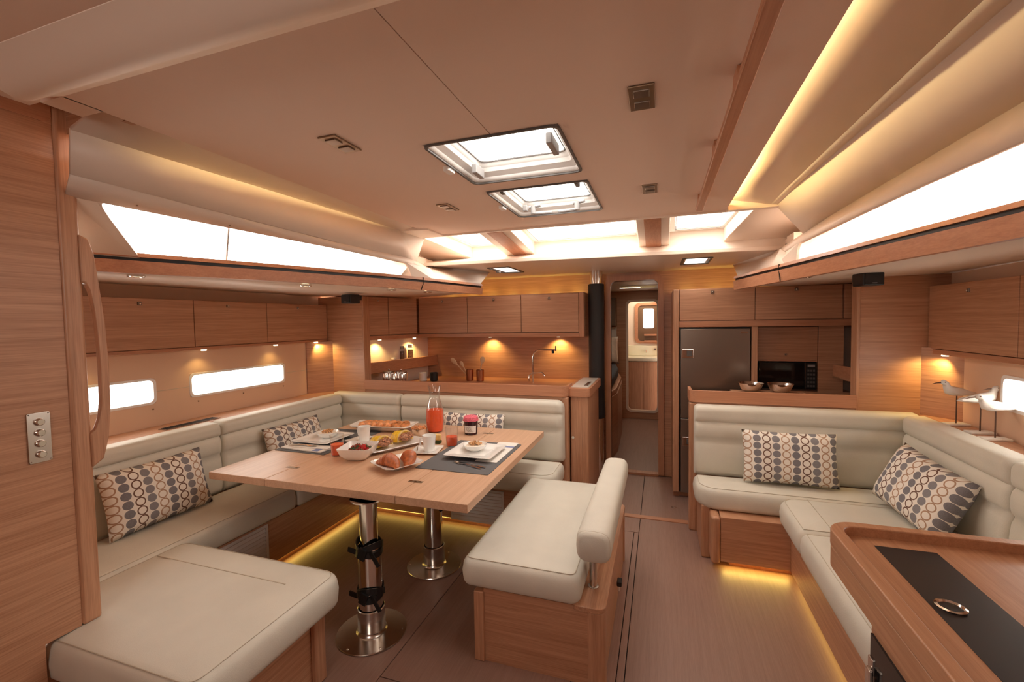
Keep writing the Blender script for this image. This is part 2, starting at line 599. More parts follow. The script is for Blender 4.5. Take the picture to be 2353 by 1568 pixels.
for i, (y0, y1) in enumerate((HA, HB)):
    w = bpy.data.objects.new('window_%d' % (i + 1), None)
    COL.objects.link(w)
    w['kind'] = 'structure'
    w.location = ((HX0 + HX1) / 2, (y0 + y1) / 2, 2.17)
    ORG[w.name] = Vector(w.location)
    x0, x1 = HX0, HX1
    o_, n_ = rrect(x0 - .002, x1 + .002, y0 - .002, y1 + .002, 0.03), rrect(x0 + 0.007, x1 - 0.007, y0 + 0.007, y1 - 0.007, 0.028)
    frame(MB(), o_, n_, 2.163, 2.200).build('gasket', 'rubber', w)
    f2 = MB()
    rings = [rrect(x0 + q, x1 - q, y0 + q, y1 - q, 0.03) for q in (.007, .012, .034, .040, .056)]
    zz_ = (2.170, 2.190, 2.206, 2.222, 2.240)
    f2.loft([[(p[0], p[1], z) for p in r_] for r_, z in zip(rings, zz_)], caps=False)
    f2.build('window_frame', 'white', w, smooth=True, sharp=20, solid_=.003)
    g3 = MB()
    frame(g3, rrect(x0 + 0.054, x1 - 0.054, y0 + 0.054, y1 - 0.054, 0.035), rrect(x0 + 0.060, x1 - 0.060, y0 + 0.060, y1 - 0.060, 0.03), 2.238, 2.243)
    g3.build('inner_seal', 'rubber', w)
    MB().prism(rrect(x0 + 0.03, x1 - 0.03, y0 + 0.03, y1 - 0.03, 0.03), 2.244, 2.250).build('pane', 'pane', w)
    MB().prism(rrect(x0 - .03, x0, (y0 + y1) / 2 - .025, (y0 + y1) / 2 + 0.035, .01), 2.150, 2.1695).build('catch', 'white', w, bevel=.003)
    if i == 0:
        box(x0 + 0.052, x0 + 0.075, y1 - 0.155, y1 - 0.065, 2.165, 2.205).build('stay_bracket', 'grey', w, bevel=.004)
        box(x1 - 0.075, x1 - 0.052, y0 + 0.13, y0 + 0.26, 2.165, 2.205).build('stay_bracket', 'grey', w, bevel=.004)
    else:
        for hx in (x0 + 0.105, x1 - 0.135):
            h = MB()
            h.tube([(hx, y1 - 0.075, 2.208), (hx, y1 - 0.075, 2.160)], 0.016, 12)
            h.tube([(hx - 0.025, y1 - .075, 2.200), (hx + 0.045, y1 - .08, 2.206)], 0.009, 8)
            s = 1 if hx < -0.6 else -1
            h.tube([(hx, y1 - 0.075, 2.166), (hx + s * 0.05, y1 - 0.068, 2.164), (hx + s * 0.11, y1 - 0.06, 2.164)], 0.009, 8)
            h.build('latch_handle', 'grey', w, smooth=True)
        box(x0 + 0.052, x0 + 0.072, y0 + 0.06, y0 + 0.10, 2.172, 2.205).build('stay_bracket', 'rubber', w, bevel=.004)
        box(x0 + 0.056, x0 + 0.08, y1 - 0.13, y1 - 0.10, 2.17, 2.205).build('stay_bracket', 'grey', w, bevel=.004)
        box(x1 - 0.072, x1 - 0.052, y0 + 0.05, y0 + 0.11, 2.172, 2.205).build('stay_bracket', 'rubber', w, bevel=.004)

# aft ceiling and the moulded transverse beam
struct(MB().box(-1.56, 1.75, -1.6, 0.60, 2.17, 2.30), 'trim_1', 'ceiling')
struct(MB().box(-2.0, -1.50, -1.6, 1.0, 2.31, 2.345).box(-1.66, -1.56, .79, .885, 2.17, 2.31), 'light_leak_filler', 'ceiling')  # cap and filler block added to close a light leak above the panel
prof = [(0.600, 2.168), (0.615, 2.160), (0.640, 2.145), (0.665, 2.128), (0.690, 2.120), (0.715, 2.122), (0.735, 2.135), (0.760, 2.155), (0.795, 2.172), (0.80, 2.33), (0.60, 2.33)]
bm_ = MB().loft([[(x, y, z) for y, z in prof] for x in (-1.56, -1.2, 0.0, 0.32, 1.0)])
struct(bm_, 'trim_2', 'liner', smooth=True, sharp=50)

# ---- deckhead (side liners) left and right, with the long coachroof windows
E_L = [(-1.45, 0.88, 2.27), (-1.45, 2.93, 2.245)]
G_L = [(-1.79, 0.92, 2.17), (-1.70, 2.33, 2.165), (-1.665, 2.93, 2.155)]
C_L = [(-1.862, 0.95, 2.045), (-1.72, 2.08, 1.988), (-1.64, 2.62, 1.972), (-1.80, 3.14, 1.995)]
W_L = [(-1.955, 0.98, 1.995), (-1.77, 1.9, 1.962), (-1.612, 2.60, 1.930), (-1.63, 2.95, 1.93)]
B_L = [(-2.24, 1.10, 1.80), (-1.90, 1.84, 1.80), (-1.66, 2.42, 1.80), (-1.53, 2.95, 1.80)]
E_R = [(0.28, -1.6, 2.27), (0.28, 2.93, 2.25)]
G_R = [(0.655, -1.6, 2.192), (0.64, 1.2, 2.19), (0.605, 2.60, 2.186), (0.60, 2.93, 2.18)]
H_R = [(0.735, -1.6, 2.200), (0.712, 1.2, 2.198), (0.645, 2.60, 2.186), (0.635, 2.93, 2.175)]
C_R = [(1.10, -1.6, 2.10), (0.884, 1.52, 2.07), (0.81, 2.565, 2.03), (0.775, 2.93, 2.00), (0.765, 3.42, 1.985)]
W_R = [(1.22, -1.6, 1.985), (0.80, 1.9, 1.948), (0.712, 2.82, 1.925), (0.70, 3.15, 1.92), (0.74, 3.45, 1.93)]
B_R = [(1.45, -1.6, 1.80), (0.90, 1.9, 1.80), (0.72, 2.82, 1.80), (0.66, 3.2, 1.80), (0.68, 3.45, 1.80)]


def ss(lines, name, mat='liner', th=0.012, **k):
    return struct(MB().loft(lines, closed=False), name, mat, smooth=True, sharp=12, solid_=th, **k)


def fine(lines, ys):
    return [[poly_at(l, y) for y in ys] for l in lines]


yl = [0.98, 1.4, 1.9, 2.3, 2.6, 2.95]
YL_ = [0.92, 1.2, 1.5, 1.8, 2.1, 2.4, 2.62, 2.93]
YR_ = [-1.6, -.8, 0, .6, 1.2, 1.5, 1.8, 2.1, 2.4, 2.6, 2.93]
ss(fine([E_L, G_L], YL_), 'wall_left_deckhead')
ss(fine([G_L, C_L], YL_), 'wall_left_deckhead_lower')
ss(fine([C_L, [(-1.955, 0.98, 1.995), (-1.77, 1.9, 1.962), (-1.612, 2.60, 1.930), (-1.72, 3.14, 1.93)]], YL_ + [3.14]), 'wall_left_coaming')


def win_panel(W_, B_, ya0, ya1, yf0, yf1, yend, ystart, rad, name):
    """the strip of liner that holds a long window: solid aft of the window, solid forward of it, rounded corners"""
    m = MB()
    wt = lambda y: Vector(poly_at(W_, y))
    bt = lambda y: Vector(poly_at(B_, y))
    if ystart is not None:
        m.add([wt(ystart), wt(ya0), bt(ya1), bt(ystart)], [(0, 1, 2, 3)])
        c, e1, e2 = wt(ya0), wt(ya0 + rad), lerp(wt(ya0), bt(ya1), 0.22)
        e2 = Vector(e2)
        arc = [e1.lerp(c, t) * (1 - t) + (c.lerp(e2, t)) * t for t in (0, .25, .5, .75, 1)]
        m.add([c] + arc, [(0, i, i + 1) for i in range(1, 5)])
    m.add([wt(yf0), wt(yend), bt(yend), bt(yf1)], [(0, 1, 2, 3)])
    c, e1, e2 = wt(yf0), wt(yf0 - rad * 1.6), Vector(lerp(wt(yf0), bt(yf1), 0.45))
    arc = [e1.lerp(c, t) * (1 - t) + (c.lerp(e2, t)) * t for t in (0, .25, .5, .75, 1)]
    m.add([c] + arc, [(0, i, i + 1) for i in range(1, 5)])
    return m


wl = struct(win_panel(W_L, B_L, 1.062, 1.335, 2.60, 2.66, 2.95, 0.98, 0.02, 'l'), 'window_3', 'liner', solid_=0.012)
gm = MB()
gm.loft([[Vector(poly_at(W_L, y)) + Vector((-.03, 0, .025)) for y in yl], [Vector(poly_at(B_L, y)) + Vector((-.03, 0, .02)) for y in yl]], closed=False)
gm.build('pane', 'pane', wl)
jm = MB()
a_, b_j = Vector(poly_at(W_L, 1.52)) + Vector((-.02, 0, .018)), Vector(poly_at(B_L, 1.62)) + Vector((-.02, 0, .018))
jm.loft([[a_, a_ + Vector((0, .008, 0)), a_ + Vector((-.004, .008, .004)), a_ + Vector((-.004, 0, .004))], [b_j, b_j + Vector((0, .008, 0)), b_j + Vector((-.004, .008, .004)), b_j + Vector((-.004, 0, .004))]])
jm.build('pane_joint', 'greyplate', wl)
wr = struct(win_panel(W_R, B_R, .70, .62, 2.80, 2.84, 3.42, -1.6, 0.03, 'r'), 'window_4', 'liner', solid_=0.012)
yr = [-1.6, 0, 1.0, 1.9, 2.4, 2.82, 3.15]
gm = MB()
gm.loft([[Vector(poly_at(W_R, y)) + Vector((.03, 0, .02)) for y in yr], [Vector(poly_at(B_R, y)) + Vector((.03, 0, .02)) for y in yr]], closed=False)
gm.build('pane', 'pane', wr)
ss(fine([E_R, G_R], YR_), 'wall_right_deckhead')
ss(fine([G_R, H_R], YR_), 'wall_right_deckhead_step')
ss(fine([H_R, C_R], YR_), 'wall_right_deckhead_lower')
ss(fine([C_R, W_R], YR_ + [3.3, 3.44]), 'wall_right_coaming')
# small dark screw caps along the top of both windows
for (Wx, ys_, dx) in ((W_L, (1.165, 1.50, 1.86, 2.0, 2.62), -0.0), (W_R, (1.62, 2.02, 2.16, 2.54, 2.82), 0.0)):
    par = wl if Wx is W_L else wr
    for y in ys_:
        p = Vector(poly_at(Wx, y))
        q = Vector(poly_at(C_L if Wx is W_L else C_R, y))
        p = p.lerp(q, 0.30)
        MB().ball((p.x, p.y, p.z - .006), 0.0045, n=8, m=5).build('screw_cap', 'brass', par, smooth=True)
# corner pieces between the long windows and the low forward ceiling
ss([[(-1.65, 2.55, 1.82), (-1.535, 3.0, 1.82), (-1.435, 3.40, 1.82)], [(-1.72, 2.80, 1.94), (-1.82, 3.14, 1.985), (-1.50, 3.85, 1.992)]], 'wall_left_corner')
ss([[(0.745, 2.80, 1.82), (0.66, 3.2, 1.82), (0.56, 3.70, 1.82)], [(0.70, 3.10, 1.94), (0.765, 3.42, 1.985), (0.60, 4.28, 1.995)]], 'wall_right_corner')
ss([[(-1.72, 2.80, 1.94), (-1.82, 3.14, 1.985)], [(-1.80, 3.05, 2.01), (-1.83, 3.20, 1.99)]], 'wall_left_corner_upper')

# caps over the liners (upper shell of the coachroof): keep the sky out of the gaps
struct(MB().box(-2.35, -1.43, 0.62, 1.10, 2.30, 2.34).box(-2.35, -1.97, 0.62, 1.0, 1.7, 2.34), 'trim_3', 'liner')
struct(MB().box(0.22, 1.75, -1.6, 0.62, 2.30, 2.34).box(-2.05, -1.3, 0.55, 0.90, 2.26, 2.33), 'trim_4', 'liner')
struct(MB().loft([[(-1.42, y, 2.34) for y in (1.03, 2.95)], [(-1.92, y, 2.26) for y in (1.03, 2.95)], [(-2.12, 1.03, 2.10), (-1.95, 2.95, 2.06)]], closed=False), 'trim_5', 'liner', solid_=.01)
struct(MB().loft([[(0.22, y, 2.36) for y in (-1.6, 3.0)], [(0.80, y, 2.30) for y in (-1.6, 3.0)], [(1.28, -1.6, 2.12), (0.97, 3.0, 2.08)]], closed=False), 'trim_6', 'liner', solid_=.01)

struct(MB().prism([(-1.565, 2.68), (-1.98, 2.60), (-1.98, 2.949), (0.95, 2.949), (0.95, 2.90), (.38, 2.90), (.37, 2.93), (-1.50, 2.93), (-1.50, 2.70)], 2.160, 2.30), 'trim_17', 'liner')
struct(MB().box(0.88, 0.96, 2.94, 3.5, 2.03, 2.32).box(-2.02, -1.90, 2.955, 3.5, 2.0, 2.32), 'light_leak_cover', 'liner')  # outer covers added at the forward corners to block stray daylight
# ---- sloping front windows with their mullions
YT, ZT, YB, ZB = 2.95, 2.17, 3.45, 2.065


def slab(m, xt0, xt1, xb0, xb1, t=0.075, z_=0.0):
    a = [(xt0, YT, ZT + z_), (xt1, YT, ZT + z_), (xb1, YB, ZB + z_), (xb0, YB, ZB + z_)]
    b = [(p[0], p[1], p[2] + t) for p in a]
    m.add(a + b, [(0, 1, 2, 3), (4, 7, 6, 5), (0, 4, 5, 1), (1, 5, 6, 2), (2, 6, 7, 3), (3, 7, 4, 0)])


fr = MB()
slab(fr, -1.95, -1.70, -1.95, -1.50, 0.12)
slab(fr, -1.24, -1.00, -1.19, -0.955, 0.12)
slab(fr, -0.150, 0.060, -0.150, 0.062, 0.12)
slab(fr, 0.53, 0.95, 0.42, 0.95, 0.12)
struct(fr, 'trim_7', 'liner', bevel=0.006)
for i, (a, b, c, d) in enumerate(((-1.70, -1.24, -1.50, -1.19), (-1.00, -0.15, -0.955, -0.15), (0.06, 0.53, 0.062, 0.42))):
    w = MB()
    a2, b2, c2, d2 = a + .03, b - .02, c + .04, d - .02
    for z in (0,):
        sl = lambda q0, q1, q2, q3, zz, tt, y0, y1: w.add(
            [(q0, y0, ZT - (y0 - YT) * .21 + zz), (q1, y0, ZT - (y0 - YT) * .21 + zz), (q3, y1, ZT - (y1 - YT) * .21 + zz), (q2, y1, ZT - (y1 - YT) * .21 + zz),
             (q0, y0, ZT - (y0 - YT) * .21 + zz + tt), (q1, y0, ZT - (y0 - YT) * .21 + zz + tt), (q3, y1, ZT - (y1 - YT) * .21 + zz + tt), (q2, y1, ZT - (y1 - YT) * .21 + zz + tt)],
            [(0, 1, 2, 3), (4, 7, 6, 5), (0, 4, 5, 1), (1, 5, 6, 2), (2, 6, 7, 3), (3, 7, 4, 0)])
        sl(a, b, c, d, 0.095, 0.012, 3.40, 3.45)
        sl(a, a2, c, c2, 0.095, 0.012, YT, 3.45)
        sl(b2, b, d2, d, 0.095, 0.012, YT, 3.45)
    wf = struct(w, 'window_%d' % (5 + i), 'white')
    s2 = MB()
    s2.add([(a2, YT, 2.17 + .085), (a2 + .006, YT, 2.17 + .085), (c2 + .006, 3.40, 2.076 + .085), (c2, 3.40, 2.076 + .085)], [(0, 1, 2, 3)])
    s2.add([(c2, 3.394, 2.077 + .085), (d2, 3.394, 2.077 + .085), (d2, 3.402, 2.076 + .085), (c2, 3.402, 2.076 + .085)], [(0, 1, 2, 3)])
    s2.build('window_seal', 'grey', wf, solid_=.004)
    g = MB().add([(a, YT, ZT + .110), (b, YT, ZT + .110), (d, YB, ZB + .110), (c, YB, ZB + .110)], [(0, 1, 2, 3)])
    g.build('pane', 'pane', wf)
for xa, xb, ca, cb in ((-1.172, -1.062, -1.118, -1.012), (-0.100, 0.005, -0.100, 0.004)):
    m = MB()
    a = [(xa, YT + .012, ZT - .004), (xb, YT + .012, ZT - .004), (cb, YB - .01, ZB - .002), (ca, YB - .01, ZB - .002)]
    b = [(p[0], p[1], p[2] - .006) for p in a]
    m.add(a + b, [(0, 1, 2, 3), (4, 7, 6, 5), (0, 4, 5, 1), (1, 5, 6, 2), (2, 6, 7, 3), (3, 7, 4, 0)])
    m.build('wooden_inlay', 'walnut', bpy.data.objects['trim_7'])
# sill that drops from the front windows to the low ceiling, and the low ceiling
edge = [(-1.98, 3.145), (-1.83, 3.16), (-1.40, 3.215), (-0.995, 3.245), (-0.5, 3.295), (-0.05, 3.345), (0.40, 3.395), (0.765, 3.44), (0.96, 3.455)]
m = MB()
m.loft([[(x, y, 1.985) for x, y in edge], [(x, y + .01, 2.0) for x, y in edge], [(x, 3.452, 2.066) for x, y in edge], [(x, 3.452, 2.20) for x, y in edge]], closed=False)
struct(m, 'trim_8', 'liner', smooth=True, sharp=60, solid_=.006)
low = MB()
pl = edge + [(0.85, 4.5), (-1.95, 4.5)]
HL = [(-1.385, -1.20, 3.51, 3.93), (0.170, 0.365, 3.63, 4.03)]
# low ceiling made of strips around its two little hatches
xs = [-1.95, -1.385, -1.20, 0.170, 0.365, 0.95]


def edge_y(x):
    for a, b in zip(edge, edge[1:]):
        if a[0] <= x <= b[0]:
            return a[1] + (b[1] - a[1]) * (x - a[0]) / (b[0] - a[0])
    return edge[0][1] if x < edge[0][0] else edge[-1][1]


for k, (a, b) in enumerate(zip(xs, xs[1:])):
    ex = [a] + [e[0] for e in edge if a < e[0] < b] + [b]
    if k in (1, 3):
        h = HL[0] if k == 1 else HL[1]
        low.prism([(x, edge_y(x)) for x in ex] + [(b, h[2]), (a, h[2])], 1.985, 2.01)
        low.box(a, b, h[3], 4.5, 1.985, 2.01)
    else:
        low.prism([(x, edge_y(x)) for x in ex] + [(b, 4.5), (a, 4.5)], 1.985, 2.01)
struct(low, 'ceiling_forward', 'liner')
for i, (a, b, c, d) in enumerate(HL):
    f = MB()
    frame(f, rrect(a - .012, b + .012, c - .012, d + .012, .02), rrect(a + .008, b - .008, c + .008, d - .008, .02), 1.980, 1.998)
    w = struct(f, 'window_%d' % (8 + i), 'rubber', bevel=.002)
    f = MB()
    frame(f, rrect(a + .008, b - .008, c + .008, d - .008, .02), rrect(a + .02, b - .02, c + .02, d - .02, .02), 1.988, 1.999)
    f.build('window_frame', 'white', w)
    MB().prism(rrect(a + .008, b - .008, c + .008, d - .008, .02), 1.9995, 2.004).build('pane', 'pane', w)
    box(b - .03 if i else a, b if i else a + .03, (c + d) / 2 - .02, (c + d) / 2 + .02, 1.965, 1.978).build('catch', 'rubber', w)
area('portal_low_hatch_left', (-1.29, 3.72, 2.06), (0, 0, -1), 0.18, 0.42, portal=True)
area('portal_low_hatch_right', (0.27, 3.83, 2.06), (0, 0, -1), 0.2, 0.4, portal=True)

# ---- wooden cove rails under the long windows
def rail(name, A, zb, zt, inward, tipw):
    """A: inboard path (x, y)"""
    rt_ = struct(MB().loft([[(x, y, zb + .001), (x + inward * -0.028, y, zb + .001), (x + inward * -0.028, y, zt - .034), (x + inward * .004, y, zt - .034)] for x, y in A]), name, 'walnut')
    MB().loft([[(x - inward * .010, y, zt - .034), (x - inward * 0.028, y, zt - .034), (x - inward * 0.028, y, zt - .018), (x - inward * .010, y, zt - .018)] for x, y in A]).build('shadow_gap', 'black', rt_)
    MB().loft([[(x + inward * .004, y, zt - .018), (x - inward * 0.06, y, zt - .018), (x - inward * 0.06, y, zt), (x - inward * .002, y, zt)] for x, y in A]).build('rail_cap', 'walnut', rt_, label='upper cap strip of the rail')
    a, b = Vector(A[-3]), Vector(A[-2])
    c = a.lerp(b, .55)
    MB().loft([[(c.x + inward * .0055, c.y + dy, z), (c.x + inward * .0055, c.y + dy + .004, z), (c.x, c.y + dy + .004, z), (c.x, c.y + dy, z)] for dy, z in ((0, zt + .0005), (.004, zt - .03), (-.004, zt - .05), (-.03, zb + .001))]).build('rail_joint', 'black', rt_)
    return rt_


AL = [(-2.23, 0.985), (-2.15, 1.15), (-1.865, 1.82), (-1.645, 2.42), (-1.50, 2.98), (-1.405, 3.42)]
AR = [(1.42, -1.58), (1.05, 0.9), (0.94, 1.62), (0.82, 2.2), (0.722, 2.72), (0.62, 3.2), (0.525, 3.70)]
rail('trim_9', AL, 1.757, 1.845, 1, 0)
rail('trim_10', AR, 1.737, 1.840, -1, 0)
# pale side-deck soffits outboard of the rails
ss([[(x - .02, y, 1.785) for x, y in AL], [(-3.12, 0.985, 1.80), (-3.12, 1.15, 1.80), (-3.12, 1.9, 1.80), (-3.12, 2.6, 1.80), (-3.12, 3.2, 1.80), (-2.45, 4.05, 1.80)]], 'ceiling_left', 'liner', 0.02)
ss([[(x + .02, y, 1.775) for x, y in AR], [(1.9, -1.58, 1.785), (1.9, 0.9, 1.785), (1.9, 1.6, 1.785), (1.9, 2.2, 1.785), (1.9, 2.8, 1.785), (1.9, 3.35, 1.785), (1.32, 4.2, 1.785)]], 'ceiling_right', 'liner', 0.02)
# outboard closing of the galley above the cupboards
struct(MB().box(-3.2, -1.82, 3.2, 4.55, 2.02, 2.05).box(-3.2, -3.15, 3.2, 4.55, 1.7, 2.05).box(-3.2, -1.80, 3.05, 3.20, 1.86, 2.05), 'trim_11', 'liner')
struct(MB().box(0.80, 2.0, 3.3, 4.55, 2.02, 2.05).box(1.95, 2.0, 3.2, 4.55, 1.7, 2.05).box(0.78, 2.0, 3.16, 3.32, 1.86, 2.05), 'trim_12', 'liner')

# ---- hull sides
hl = MB()
X = -3.05
t = 0.04
wins = [(0.98, 1.925, 1.046, 1.204), (2.145, 2.945, 1.046, 1.204)]
hl.box(X - t, X, 0.95, 3.40, 0, 1.046).box(X - t, X, 0.95, 3.40, 1.204, 1.86)
hl.box(X - t, X, 1.925, 2.145, 1.046, 1.204).box(X - t, X, 2.945, 3.40, 1.046, 1.204)
struct(hl, 'wall_left', 'hull')
hs = MB()
hs.box(X, X + .0012, 1.93, 2.14, 1.118, 1.121).box(X, X + .0012, 2.955, 3.20, 1.118, 1.121)
hs.build('lining_seam', 'stitch', bpy.data.objects['wall_left'])
for i, (a, b, c, d) in enumerate(wins):
    f = MB()
    frame(f, rrect(a - .006, b + .006, c - .006, d + .006, 0.035), rrect(a + .012, b - .012, c + .010, d - .010, 0.03), X - .045, X + .004, 'x')
    w = struct(f, 'window_%d' % (10 + i), 'white', bevel=.003)
    MB().prism(rrect(a, b, c, d, .03), X - .036, X - .030, 'x').build('pane', 'pane', w)
    for yy in (a + .05, b - .02, (a + b) / 2):
        MB().ball((X + .004, yy, c - .035), .005, n=8, m=5).build('screw_cap', 'brass', w, smooth=True)
hr = MB()
pts = lambda y: 1.66 - min(.95, max(0, (3.25 - y))) * 0.085
a, b, c, d = 2.05, 2.87, 1.055, 1.217


def wseg(m, y0, y1, z0, z1):
    m.add([(pts(y0), y0, z0), (pts(y1), y1, z0), (pts(y1), y1, z1), (pts(y0), y0, z1), (pts(y0) + t, y0, z0), (pts(y1) + t, y1, z0), (pts(y1) + t, y1, z1), (pts(y0) + t, y0, z1)],
          [(0, 1, 2, 3), (4, 7, 6, 5), (0, 4, 5, 1), (1, 5, 6, 2), (2, 6, 7, 3), (3, 7, 4, 0)])


for ya_, yb_ in ((-1.6, a), (a, 2.3), (2.3, b), (b, 3.40)):
    wseg(hr, ya_, yb_, 0, c)
    wseg(hr, ya_, yb_, d, 1.86)
wseg(hr, -1.6, a, c, d)
wseg(hr, b, 3.40, c, d)
struct(hr, 'wall_right', 'hull')
f = MB()
frame(f, rrect(a - .006, b + .006, c - .006, d + .006, 0.03), rrect(a + .012, b - .012, c + .012, d - .010, 0.03), -.005, .045, 'x')
f.v = [(p[0] + pts(p[1]), p[1], p[2]) for p in f.v]
w = struct(f, 'window_12', 'white')
g = MB().prism(rrect(a, b, c, d, .03), .030, .036, 'x')
g.v = [(p[0] + pts(p[1]), p[1], p[2]) for p in g.v]
g.build('pane', 'pane', w)

# ---- bulkheads
BY = 4.47
bk = MB()
DX0, DX1, DZ = -0.466, -0.021, 1.905
bk.box(-3.15, DX0, BY, BY + .04, 0, 2.05).box(DX1, 1.95, BY, BY + .04, 0, 2.05).box(DX0, DX1, BY, BY + .04, DZ, 2.05)
for s, xc in ((1, DX0), (-1, DX1)):
    c_ = (xc + s * .05, DZ - .05)
    arc = [(c_[0] - s * .05 * math.cos(R(t_)), c_[1] + .05 * math.sin(R(t_))) for t_ in (0, 22, 45, 67, 90)]
    bk.prism([(xc, DZ)] + arc, BY, BY + .04, 'y')
struct(bk, 'wall_front', 'oak_h')
d = MB()
inn = [(DX0, 0.02)] + [(DX0, DZ - .05)] + [(DX0 + .05 - .05 * math.cos(R(t_)), DZ - .05 + .05 * math.sin(R(t_))) for t_ in (22, 45, 67, 90)] + \
      [(DX1 - .05 + .05 * math.sin(R(t_)), DZ - .05 + .05 * math.cos(R(t_))) for t_ in (0, 22, 45, 67)] + [(DX1, DZ - .05), (DX1, 0.02)]
out = []
for x, z in inn:
    ox = x + (-0.052 if x < -.24 else 0.052) * (1 if z <= DZ - .04 else 0.8)
    out.append((ox, z if z <= DZ - .05 else z + 0.05))
secs = []
for (x, z), (ox, oz) in zip(inn, out):
    secs.append([(x, BY - .035, z), (ox, BY - .035, oz), (ox, BY + .05, oz), (x, BY + .05, z)])
d.loft(secs)
struct(d, 'door_1', 'walnut_v')
box(DX0, DX1, BY - .03, BY + .05, 0, 0.022).build('door_sill', 'walnut', bpy.data.objects['door_1'])

# tall side bulkheads between saloon and galley
m = MB().box(-3.12, -2.553, 3.37, 3.45, 0.88, 1.782)
struct(m, 'wall_left_front', 'oak_h', bevel=.004)
m = MB().box(1.192, 1.95, 3.37, 3.45, 0.0, 1.775)
struct(m, 'wall_right_front', 'oak_h', bevel=.004)
box(-2.565, -2.548, 3.364, 3.456, 0.88, 1.780).build('edge_post', 'oak_v', bpy.data.objects['wall_left_front'], bevel=.004)
box(1.186, 1.204, 3.364, 3.456, 0.88, 1.773).build('edge_post', 'oak_v', bpy.data.objects['wall_right_front'], bevel=.004)
# slanting corner panels that close the berth side to the hull
m = MB().prism([(-3.05, 3.20), (-2.915, 3.372), (-2.90, 3.372), (-3.04, 3.19)], 0.90, 1.37)
struct(m, 'trim_13', 'oak_h')
m = MB().prism([(1.68, 3.20), (1.535, 3.372), (1.52, 3.372), (1.665, 3.19)], 0.90, 1.33)
struct(m, 'trim_14', 'oak_h')
# partition behind the left settee and behind the right settee (fiddle rails on top)


def fiddle_partition(name, x0, x1, endleft, endright):
    m = MB().box(x0 + (.02 if endleft else 0), x1 - (.02 if endright else 0), 3.37, 3.42, 0.0, 0.93)
    o = struct(m, name, 'oak_v' if False else 'oak_h')
    y0, y1 = 3.352, 3.45
    r = .05
    pts_ = rrect(x0, x1, y0, y1, r)
    q = MB()
    if endright:
        prof_ = [(x0, y0)] + [(x1 - r + r * math.sin(R(t_)), y0 + r - r * math.cos(R(t_))) for t_ in (0, 22, 45, 67, 90)] + [(x1, y1 + .10)]
        inner_ = [(x0, y0 + .022)] + [(x1 - r + (r - .022) * math.sin(R(t_)), y0 + r - (r - .022) * math.cos(R(t_))) for t_ in (0, 22, 45, 67, 90)] + [(x1 - .022, y1 + .10)]
    else:
        prof_ = [(x1, y0)] + [(x0 + r - r * math.sin(R(t_)), y0 + r - r * math.cos(R(t_))) for t_ in (0, 22, 45, 67, 90)] + [(x0, y1 + .10)]
        inner_ = [(x1, y0 + .022)] + [(x0 + r - (r - .022) * math.sin(R(t_)), y0 + r - (r - .022) * math.cos(R(t_))) for t_ in (0, 22, 45, 67, 90)] + [(x0 + .022, y1 + .10)]
    secs = [[(a[0], a[1], .935), (a[0], a[1], 1.02), (b_[0], b_[1], 1.02), (b_[0], b_[1], .935)] for a, b_ in zip(prof_, inner_)]
    q.loft(secs)
    q.build('fiddle_rail', 'walnut_x', o, bevel=.003)
    return o


pl_ = fiddle_partition('trim_15', -2.553, -0.682, False, True)
pr_ = fiddle_partition('trim_16', 0.192, 1.19, True, False)
box(-0.735, -0.683, 3.365, 3.45, 0, .93).build('corner_post', 'oak_v', pl_, bevel=.012, seg=3)
box(0.193, 0.245, 3.365, 3.45, 0, .93).build('corner_post', 'oak_v', pr_, bevel=.012, seg=3)
box(0.245, 0.30, 3.00, 3.37, 0, .34).build('side_panel', 'oak_v', pr_, bevel=.01)

# ---- aft wall with the companionway opening (behind the camera)
m = MB().box(-1.95, -0.9, -1.65, -1.6, 0, 2.3).box(-0.20, 1.75, -1.65, -1.6, 0, 2.3).box(-0.9, -0.2, -1.65, -1.6, 0, 1.52).box(-1.0, -.1, -1.65, -1.6, 2.15, 2.3)
struct(m, 'wall_back', 'oak_h')

# ---- foreground panel on the left
m = MB().box(-1.995, -1.955, -1.6, 0.855, 0.0, 2.30).box(-1.995, -1.955, .855, .955, .472, 2.30)
lp = struct(m, 'wall_left_aft', 'oak_h')
m = MB().box(-2.005, -1.945, 0.955, 1.012, .470, 2.31)
m.build('corner_post', 'oak_v', lp, bevel=.012, seg=3)
m = MB().box(-3.12, -1.50, 0.99, 1.02, 2.20, 2.34).box(-3.12, -2.0, 0.93, 0.97, .472, 2.34)
m.box(-2.36, -2.31, -1.6, 0.93, 0, 2.34).box(-2.36, -1.95, -1.65, -1.6, 0, 2.34)  # unseen outer walls added to keep daylight from leaking past the panel
m.build('return_and_light_screen', 'oak_h', lp)
m = MB().prism([(-1.6, 2.222), (0.93, 2.222), (0.948, 2.235), (0.953, 2.25), (0.953, 2.30), (-1.6, 2.30)], -1.956, -1.951, 'x')
m.build('top_board', 'walnut', lp)

# ================================================================== FURNITURE
def knob_catch(parent, p, axis='y', s=1.0):
    """small square push catch"""
    m = MB()
    x, y, z = p
    k = .011 * s
    if axis == 'y':
        m.box(x - k, x + k, y - .006, y + .001, z - k * .9, z + k * .9)
        o = m.build('catch', 'steel', parent, bevel=.002)
        MB().ball((x, y - .008, z), .006 * s, n=8, m=5).build('button', 'chrome', o, smooth=True)
    else:
        m.box(x - .001 * axis, x + .006 * axis, y - k, y + k, z - k * .9, z + k * .9)
        o = m.build('catch', 'steel', parent, bevel=.002)
        MB().ball((x + .008 * axis, y, z), .006 * s, n=8, m=5).build('button', 'chrome', o, smooth=True)


